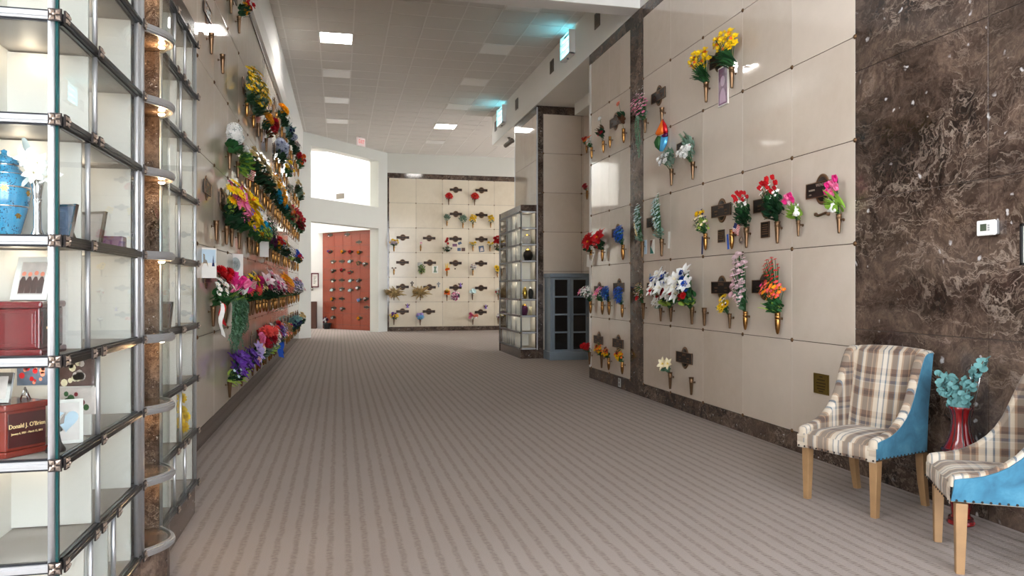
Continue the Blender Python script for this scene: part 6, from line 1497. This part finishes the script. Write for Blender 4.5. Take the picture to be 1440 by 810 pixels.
for pl, vs_ in FD:
    if pl: plaque(FP(*pl), AF, 'bronze plaque on the far wall, %s row, %s column from the left' % (frow(pl[1] + 8), fcol(pl[0])), .41, .085, .2, .21, int(pl[0]), 'plaques on the far wall')
    for i, (px, py, spec, sc_) in enumerate(vs_):
        p = FP(px, py, VOUT); side_ = '' if len(vs_) == 1 else (', left vase' if i == 0 else ', right vase')
        c_ = (fcol(pl[0]) if pl else 'fifth')
        dark = py < 290 or py > 405
        vase(p, AF, 'slim vase on the far wall, %s row, %s column%s' % (frow(py), c_, side_), 'bronze' if dark else 'brass', .195, 'cone' if dark else 'torpedo', 'vases on the far wall')
        if spec: bouquet((p.x, p.y - .01, p.z), AF, '%s on the far wall, %s row, %s column%s' % (short(spec), frow(py), c_, side_.replace('vase', 'side')), spec, 0, sc_ * 1.1, 'bouquets on the far wall', i == 1)
t = thing('bow', 'brown bow tied over an empty brass vase on the far wall', 'ornament', FP(554, 377, .08), AF)
m = MB()
for s_ in (-1, 1): m.add([(0, 0, 0), (s_ * .06, .01, .03), (s_ * .085, .0, .0), (s_ * .06, .01, -.022)], [(0, 1, 2, 3)]); m.add([(0, .004, 0), (s_ * .02, .006, -.06), (s_ * .035, .006, -.055)], [(0, 1, 2)])
m.obj('loop', MAT['c_brown'], t)
t = thing('wreath', 'round pink and white flower wreath on the far wall, second row from the floor', 'wreath', FP(640.3, 416, .012), AF)
m = MB(); rs = random.Random(4); s0 = FL('small')
for k in range(80):
    a = rs.uniform(0, 2 * PI); r = .145 * math.sqrt(rs.random()); T = aim((r * math.cos(a), .02 + .05 * (1 - r / .16), r * math.sin(a)), (math.cos(a) * .5, 1, math.sin(a) * .5), .03, a)
    m.add([T @ Vector(v) for v in s0.v], s0.f, k % 3, False)
m.obj('blossoms', [MAT['c_pink'], MAT['c_white'], MAT['c_plum']], t); MB().lathe([(.14, 0), (.15, .01), (.12, .02), (0, .02)], 16, TR(rx=-PI / 2)).obj('base', MAT['c_darkgreen'], t)
for px, py, mt, lab in ((579.5, 399, 'bronze_plate', 'dark wall cross between the two dried palm bunches'), (616.7, 400, 'steel_blue', 'blue-grey wall cross right of the dried palm bunches')):
    t = thing('wall_cross', lab, 'cross', FP(px, py), AF)
    m = MB(); m.box(-.018, .018, .001, .018, -.09, .08); m.box(-.055, .055, .001, .018, .005, .04); m.obj('cross', MAT[mt], t, None, .005)
    MB().lathe([(.02, .018), (.02, .024), (0, .026)], 10, TR((0, 0, .022), rx=-PI / 2)).obj('medallion', MAT['pewter'], t)
for px, py, lab in ((573, 430, 'little angel figure above the bottom left plaque of the far wall'), (683, 431.5, 'little angel figure above the bottom right plaque of the far wall'), (647.5, 400.5, 'little angel figure above the plaque over the pink wreath')):
    t = thing('angel_ornament', lab, 'ornament', FP(px, py, .002), AF, 'angel figures on the far wall')
    MB().lathe([(.05, -.06), (.045, -.045), (.02, .0), (.022, .02), (.012, .03), (.02, .05), (.014, .065), (0, .07)], 10, TR((0, .03, 0))).obj('body', MAT['c_violet'], t)
    m = MB()
    for s_ in (-1, 1): m.add([(s_ * .01, .02, .02), (s_ * .07, .015, .06), (s_ * .075, .015, .02), (s_ * .03, .02, -.01)], [(0, 1, 2, 3)])
    m.obj('wing', MAT['c_brown'], t)
def fart(px, py, w, h, mat, lab, art=None, tilt=0): card(FP(px, py, .002), AF, lab, w, h, mat, tilt, art)
fart(612, 379, .19, .24, 'paper', 'pale green printed card on the far wall beside the hanging fern', [('green_print', 'c_sage', [(-.06, -.1), (.06, -.1), (.03, .02), (.05, .1), (-.05, .1), (-.02, .0)])])
fart(639.5, 344.8, .15, .09, 'photo_mauve', 'small mauve picture card under a far wall plaque'); fart(646.5, 342, .12, .08, 'photo_blue', 'small tilted blue picture card under a far wall plaque', None, .4)
fart(645.5, 350.8, .11, .10, 'photo_blue', 'left blue snapshot of a pair on the far wall'); fart(651.5, 350.8, .12, .11, 'photo_dark', 'right dark snapshot of a pair on the far wall')
fart(677, 350, .17, .20, 'photo_blue', 'blue photo between two yellow bunches on the far wall', [('cloud', 'photo_light', [(-.06, -.07), (.06, -.08), (.03, .03), (-.04, .05)])], .15)
t = thing('pebble_badge', 'tiny dark round badge under a far wall plaque', 'ornament', FP(640, 378, .001), AF); MB().lathe([(.025, 0), (.022, .01), (0, .014)], 10, TR(rx=-PI / 2)).obj('disc', MAT['bronze_plate'], t)

# ================================================================ recess back wall and annex granite wall
AX = PI / 2
for px, py, spec, lab in ((825.5, 268, 'redcarn', 'red bunch on the recess wall, upper one'), (825, 203, 'orangered', 'orange bunch on the recess wall near its top')):
    p = on_x(px, py, RX - VOUT); vase(p, AX, 'brass vase holding the ' + lab.replace(' on', ', on'), 'brass', .18, 'torpedo', 'vases in the recess'); bouquet(p, AX, lab, spec, 1, .7, 'bouquets in the recess')
ag = math.atan2(rn.y, rn.x) - PI / 2
gp = [((464.5, 330.5), 'pinksmall'), ((488.5, 329.5), 'pinksmall'), ((505, 340.5), None), ((464.8, 353.5), 'redblue'), ((483, 353.5), 'goldenmum'), ((493.5, 354), 'redcarn'), ((506, 354.5), 'goldenmum'), ((469, 367.5), 'whitelily'), ((481, 367.5), None), ((493, 367), 'paleblue'), ((505, 369.5), 'tanrose'), ((514, 371), 'redwhitegreen'),
      ((469, 380.5), 'redwhitegreen'), ((482, 379.5), 'redcarn'), ((493, 382.5), 'redmum'), ((469, 394), 'whitelily'), ((481, 394), None), ((494, 394), 'paleblue'), ((505, 394), 'whiteplumball'), ((468, 407), 'paleblue'), ((481, 406), 'whitelily'), ((493.5, 407.5), 'paleblue'), ((503.5, 404.5), 'whitepink'), ((468.5, 420), 'goldenmum'), ((481, 420), None), ((506, 421), 'lavender'), ((515, 420), 'redwhitegreen'),
      ((469.5, 433), 'whitelily'), ((482, 434), 'redwhitegreen'), ((516, 432), None), ((506, 447), 'goldenmum'), ((469, 446), 'whiterose')]
rowsg = {}
for (px, py), spec in gp:
    r_ = int(round((py - 340) / 13.4)); rowsg.setdefault(r_, []).append(px)
for (px, py), spec in gp:
    r_ = int(round((py - 340) / 13.4)); i = sorted(rowsg[r_]).index(px)
    p = on_line(px, py, R0, R1); q = (p.x + rn.x * .002, p.y + rn.y * .002, p.z)
    w_ = 'on red granite wall, %s row down, %s from left' % (nth(max(0, r_ + 1)), nth(i))
    plaque(q, ag, 'small bronze plate ' + w_, .27, .07, .14, .14, int(px), 'plates on the red granite wall', False)
    if spec:
        q = (p.x + rn.x * .03, p.y + rn.y * .03, p.z - .08); bouquet(q, ag, 'tiny %s %s' % (short(spec), w_), spec, 0, .62, 'bouquets on the red granite wall')
p = on_line(465, 459, R0, R1); q = (p.x + rn.x * .16, p.y + rn.y * .16, 0)
t = thing('flower_basket', 'dark flower basket on the floor against the red granite wall', 'basket', q, ag)
MB().lathe([(.10, 0), (.13, .16), (.14, .2), (.12, .2), (.10, .05)], 14).obj('basket', MAT['black'], t)
bouquet((q[0], q[1], .2), ag, 'white and plum flowers in the dark basket on the floor', 'whiteplumball', 1, 1.4)

# ================================================================ left wall
AL = -PI / 2    # local +y -> +x
def LV(y, z): return (LX(y) + VOUT, y, z)
NEARL = {}
def L_at(px, py): 
    A, B = (LX(0) + VOUT, 0), (LX(20) + VOUT, 20); return on_line(px, py, A, B)
LROWS = [  # per row: list of (y, spec or None, scale, brass?) ; y along the wall
 [], [], [], [], [], []]
def put(row, y, spec, sc=1, brass=None, var=0, z=None): LROWS[row].append([y, spec, sc, brass, var, z])
# hand-placed nearest ones, from the glass cabinet outwards
put(0, 8.46, 'purpleiris', 1.25, False); put(0, 9.40, 'purpleiris', 1.05, False, 1)
for y, s_, c_ in ((10.49, 'bigrose', 1.25), (11.03, None, 1), (11.35, 'redcoral', 1.3), (11.89, 'greenspray', 1.1), (12.21, 'whitespray', 1.45), (12.75, 'whitespray', 1.2), (13.07, 'redcoral', 1.0), (13.61, 'purpleribbon', 1.35), (13.93, 'purpleribbon', 1.15), (14.47, 'lavwhite', 1.1), (14.8, 'tanrose', 1.3), (15.4, 'tanrose', 1.2), (15.7, 'tanrose', 1.1), (16.5, 'pinkcarn', .9), (17.1, None, 1), (17.4, 'bluefern', 1.2), (18.0, 'bluefern', 1.25), (18.4, 'bluefern', 1.2), (19.2, 'bluefern', 1.1), (19.8, 'redcarn', .9), (20.6, 'dryfoliage', 1.2), (21.1, 'dryfoliage', 1.1)): put(0, y, s_, c_)
put(1, 7.43, 'redwhiteivy', 1.25, False)
for y, s_, c_ in ((8.18, 'tuliptrail', 1.3), (9.0, 'tuliptrail', .95), (9.63, 'pinkcarn', 1.35), (10.2, 'pinkcarn', 1.25), (10.5, 'yellowwhite', 1.2), (11.0, 'dryfoliage', .9), (11.4, None, 1), (11.9, 'magentalily', 1.3), (12.3, 'magentalily', 1.3), (12.8, 'magentalily', 1.2), (13.1, 'crimsonberry', .9), (13.7, 'magentalily', 1.15), (14.0, 'redcarn', 1.0), (14.5, 'lavwhite', 1.0), (14.9, 'goldpeach', 1.35), (15.5, 'goldpeach', 1.3), (15.8, 'goldpeach', 1.25), (16.6, 'goldpeach', 1.1), (17.2, 'lavwhite', 1.1), (18.0, 'lavwhite', 1.35), (18.9, 'lavwhite', 1.3), (19.8, 'lavwhite', 1.2), (20.7, 'whitepink', 1.1)): put(1, y, s_, c_)
for y, s_, c_ in ((7.60, None, 1), (8.25, 'lilymix', 1.3), (8.62, 'lilymix', 1.15), (9.2, 'yellowlily', 1.35), (10.1, 'yellowlily', 1.0), (10.6, 'cyanlime', 1.2), (11.05, 'cyanlime', 1.3), (11.5, 'cyanlime', 1.1), (11.9, 'whiteplum', 1.3), (12.4, 'whiteplum', 1.2), (12.9, 'whiteplum', 1.0), (13.4, 'redgold', 1.1), (13.9, 'redgold', 1.1), (14.5, 'navyball', .9), (15.1, 'dryfoliage', 1.0), (15.8, 'whitedark', 1.0), (16.4, None, 1), (17.2, 'whitespray', 1.0), (18.6, 'redblue', 1.2), (19.4, 'redblue', 1.15), (20.4, 'redgold', 1.0)): put(2, y, s_, c_, y > 10.9)
for y, s_, c_ in ((8.45, 'hydrangea', .95), (9.1, 'greenbush', 1.0), (9.9, 'dryfoliage', 1.15), (10.2, None, 1), (10.8, 'dryfoliage', 1.2), (11.1, 'dryfoliage', 1.2), (11.6, None, 1), (12.0, 'dryfoliage', 1.15), (12.5, None, 1), (12.9, 'tealcloth', 1.2), (13.4, None, 1), (13.8, 'tealcloth', 1.2), (14.3, 'goldenmum', 1.15), (14.8, 'tealcloth', 1.0), (15.3, 'dryfoliage', 1.1), (15.8, 'tanrose', 1.2), (16.5, 'orangered', 1.0), (17.1, 'crimsonberry', 1.1), (17.8, 'tanrose', 1.1), (18.5, 'crimsonberry', 1.35), (19.3, 'crimsonberry', 1.3), (20.2, 'crimsonberry', 1.4), (20.9, 'orangered', 1.1)): put(3, y, s_, c_, y > 10)
for y, s_, c_, b in ((7.33, None, 1, False), (7.98, None, 1, False), (9.9, 'yellowdaisy', 1.3, True), (10.6, 'yellowdaisy', 1.4, True), (11.2, None, 1, False), (11.6, 'goldenmum', 1.1, False), (12.3, 'redcarn', 1.35, True), (14.1, 'navyball', 1.2, True), (14.7, 'navyball', 1.15, True), (15.9, 'yellowmix', 1.2, True), (16.5, 'yellowmix', 1.0, True), (19.2, 'dryfoliage', 1.1, True), (20.0, 'greenspray', 1.2, True), (20.8, 'dryfoliage', 1.0, True)): put(4, y, s_, c_, b)
for y, s_, c_, b in ((8.55, 'goldenmum', 1.0, False), (9.2, 'redgold', 1.1, False), (13.5, None, 1, True), (14.05, None, 1, True), (14.5, 'goldenmum', 1.15, True), (15.3, 'whitedark', 1.0, True), (15.9, None, 1, True), (16.4, 'bluefern', 1.1, True), (17.2, 'navyball', 1.0, True), (17.9, None, 1, True), (18.4, 'whitedark', 1.2, True), (19.2, 'redcarn', 1.0, True), (19.8, 'orangered', 1.3, True), (20.6, 'orangered', 1.2, True)): put(5, y, s_, c_, b)
rl = ['lowest row', 'second row up', 'third row up', 'fourth row up', 'fifth row up', 'top row']
seenb = {}
for r_, lst in enumerate(LROWS):
    lst.sort(key=lambda q: q[0])
    for i, (y, spec, sc_, brass, var, z) in enumerate(lst):
        zz = LZ[r_] + (.26 if r_ < 4 else .34)
        br = brass if brass is not None else (y > 10.9)
        if y > 11.5 and i % 4 == 2: br = False
        vase(LV(y, zz), AL, '%s vase on the left wall, %s, %s from the glass cabinet' % ('brass' if br else 'dark bronze', rl[r_], nth(i)), 'brass' if br else 'bronze', .195 if y < 12 else .21, 'torpedo' if br else 'cone', 'vases on the left wall')
        if spec:
            v2 = seenb.get(spec, 0) % 2; seenb[spec] = seenb.get(spec, 0) + 1
            d_ = short(spec)
            bouquet(LV(y, zz), AL, '%s on the left wall, %s, in the %s vase' % (d_, rl[r_], nth(i)), spec, v2, sc_ * 1.18, 'bouquets on the left wall', i % 2 == 1)
for r_, ks in ((0, (2, 4, 5, 6, 7, 8, 9, 10, 11, 12, 13, 14, 15, 16)), (1, (0, 1, 2, 3, 4, 5, 6, 7, 8, 9, 10, 11, 12, 13, 14)), (2, (0, 1, 2, 3, 4, 5, 6, 7, 8)), (3, (2, 3, 4, 5, 6, 7, 8, 9, 10)), (4, (0, 3, 4, 6, 8, 10)), (5, (0, 2, 8, 9, 10))):
    for k in ks:
        y = 6.89 + .86 * k + .43
        plaque((LX(y) + .0006, y, LZ[r_] + .53), AL, 'bronze plaque on the left wall, %s, %s crypt past the glass cabinet' % (rl[r_], nth(k)), .36, .12, .17, .23, k, 'plaques on the left wall')
# cards, flags and the butterfly stickers
def lcard(px, py, lab, w, h, mat, art=None, o=.02):
    A, B = (LX(0) + o, 0), (LX(20) + o, 20); p = on_line(px, py, A, B); return card(p, AL - .75, lab, w, h, mat, 0, art)
lcard(288, 369.5, 'winter greeting card with a reindeer, just past the glass cabinet', .24, .27, 'paper', [('sky', 'paper_blue', [(-.11, .0), (.11, .0), (.11, .12), (-.11, .12)]), ('reindeer', 'c_tan', [(-.03, -.04), (-.02, .02), (0, .03), (.005, .075), (.02, .08), (.02, .02), (.035, -.04), (.02, -.005), (-.015, -.005)]), ('fir', 'c_navy', [(-.10, -.03), (-.085, .07), (-.07, -.03)]), ('fir', 'c_darkred', [(.09, -.02), (.10, .06), (.11, -.02)])])
lcard(330.5, 373, 'white greeting card with a grey wreath, right of the reindeer card', .22, .26, 'paper', [('wreath', 'c_silverleaf', [(.07 * math.cos(a), .01 + .08 * math.sin(a)) for a in [2 * PI * k / 16 for k in range(16)]]), ('centre', 'paper', [(.045 * math.cos(a), .01 + .055 * math.sin(a)) for a in [2 * PI * k / 16 for k in range(16)]])])
lcard(371.5, 350.5, 'white card hanging among the third-row vases of the left wall', .16, .22, 'paper', None, .12)
def lflag(px, py, lab, w, h, tilt):
    A, B = (LX(0) + .13, 0), (LX(20) + .13, 20); p = on_line(px, py, A, B); flag(p, PI / 2 - 2.4, lab, w, h, tilt)
lflag(347, 236, 'small striped flag among the fourth-row vases of the left wall', .17, .12, .35); lflag(359.5, 497, 'small striped flag in the lowest row of the left wall', .13, .11, .5)
lflag(349, 391, 'small striped flag behind the tulips on the left wall', .16, .11, .2)
# ================================================================ flowers kept in the near cabinet
t = thing('orchid_stem', 'white orchid spray standing in the silver flute vase in the cabinet', 'flowers', (-.955, 2.73, ZS[4] + .0125 + .18))
m = MB(); m.tube([(0, 0, -.05), (-.012, 0, .05), (-.035, .01, .10), (-.03, .012, .12)], .002, 6); m.tube([(-.012, 0, .05), (.02, .0, .06), (.045, .01, .04)], .002, 6); m.obj('stem', MAT['c_sage'], t)
rs = random.Random(8)
for x, y, z, r in ((-.028, -.004, .075, .030), (.002, -.008, .062, .032), (.03, -.004, .050, .028), (-.006, -.01, .028, .030), (.028, .0, .018, .026), (.05, .004, .028, .024)):
    o = link('blossom', fmesh('lily', 'white', 'cream'), t); o.matrix_local = aim((x, y, z), (rs.uniform(-.2, .6), -1, rs.uniform(-.1, .4)), r, rs.uniform(0, 6))
m = MB()
for p0, d, L in (((-.03, .01, .085), (-.15, -.2, 1), .06), ((-.02, 0, .03), (-.4, -.3, .5), .05), ((-.02, 0, .02), (-.3, -.5, -.7), .045)):
    vs, fs = petal(L, L * .32, .2, -.1, 4, 'round'); T = Matrix.Translation(p0) @ Vector(d).normalized().to_track_quat('Y', 'Z').to_matrix().to_4x4(); m.add([T @ v for v in vs], fs, 0, True)
m.obj('leaves', MAT['c_silverleaf'], t)
t = thing('flower_bouquet', 'yellow chrysanthemums standing behind glass at the far end of the niche cabinet', 'flowers', (-.955, 4.82, ZS[1] + .0125))
m = MB(); rs = random.Random(3)
pts = [(-.03, -.03, .05), (.03, -.02, .075), (.045, .02, .04), (-.02, -.03, .12), (.04, -.01, .14), (.01, -.04, .17), (.05, .03, .10), (-.03, .0, .20), (.035, .0, .215)]
for q in pts: m.tube([(0, 0, 0), (q[0] * .4, q[1] * .4, q[2] * .6), q], .003, 5)
m.obj('stems', MAT['c_green'], t)
for q in pts:
    o = link('blossom', fmesh('pom', 'yellow', 'gold'), t); o.matrix_local = aim(q, (.8 + q[0], -.7, .3), .036, rs.uniform(0, 6))
# ================================================================ daylight, camera, colour management
wd = bpy.data.worlds.new('sky'); bpy.context.scene.world = wd; wd.use_nodes = True
wd.node_tree.nodes['Background'].inputs[0].default_value = (.92, .965, 1.03, 1)
wd.node_tree.nodes['Background'].inputs[1].default_value = 3.0
cd = bpy.data.cameras.new('camera'); cam = bpy.data.objects.new('camera', cd); C.objects.link(cam)
cam.location = (0, 0, EYE); cam.rotation_euler = (PI / 2, 0, -TH)
cd.sensor_width = 36; cd.lens = F / 1440 * 36; cd.clip_start = .05; cd.clip_end = 200
sc = bpy.context.scene; sc.camera = cam
sc.view_settings.view_transform = 'Standard'; sc.view_settings.look = 'None'; sc.view_settings.gamma = 1; sc.view_settings.use_curve_mapping = False
sc.view_settings.exposure = 2.2
sc.cycles.use_denoising = True; sc.cycles.max_bounces = 10; sc.cycles.diffuse_bounces = 6; sc.cycles.glossy_bounces = 4; sc.cycles.transparent_max_bounces = 24; sc.cycles.transmission_bounces = 6
sc.cycles.caustics_reflective = False; sc.cycles.caustics_refractive = False; sc.cycles.sample_clamp_indirect = 6
sd = bpy.data.lights.new('sun', 'SUN'); sd.energy = 14.0; sd.angle = math.radians(3); sd.color = (1, .96, .9)
sun = bpy.data.objects.new('sun', sd); C.objects.link(sun); sun.rotation_euler = Vector((-math.cos(math.radians(36)), -.08, -math.sin(math.radians(36)))).to_track_quat('-Z', 'Y').to_euler()
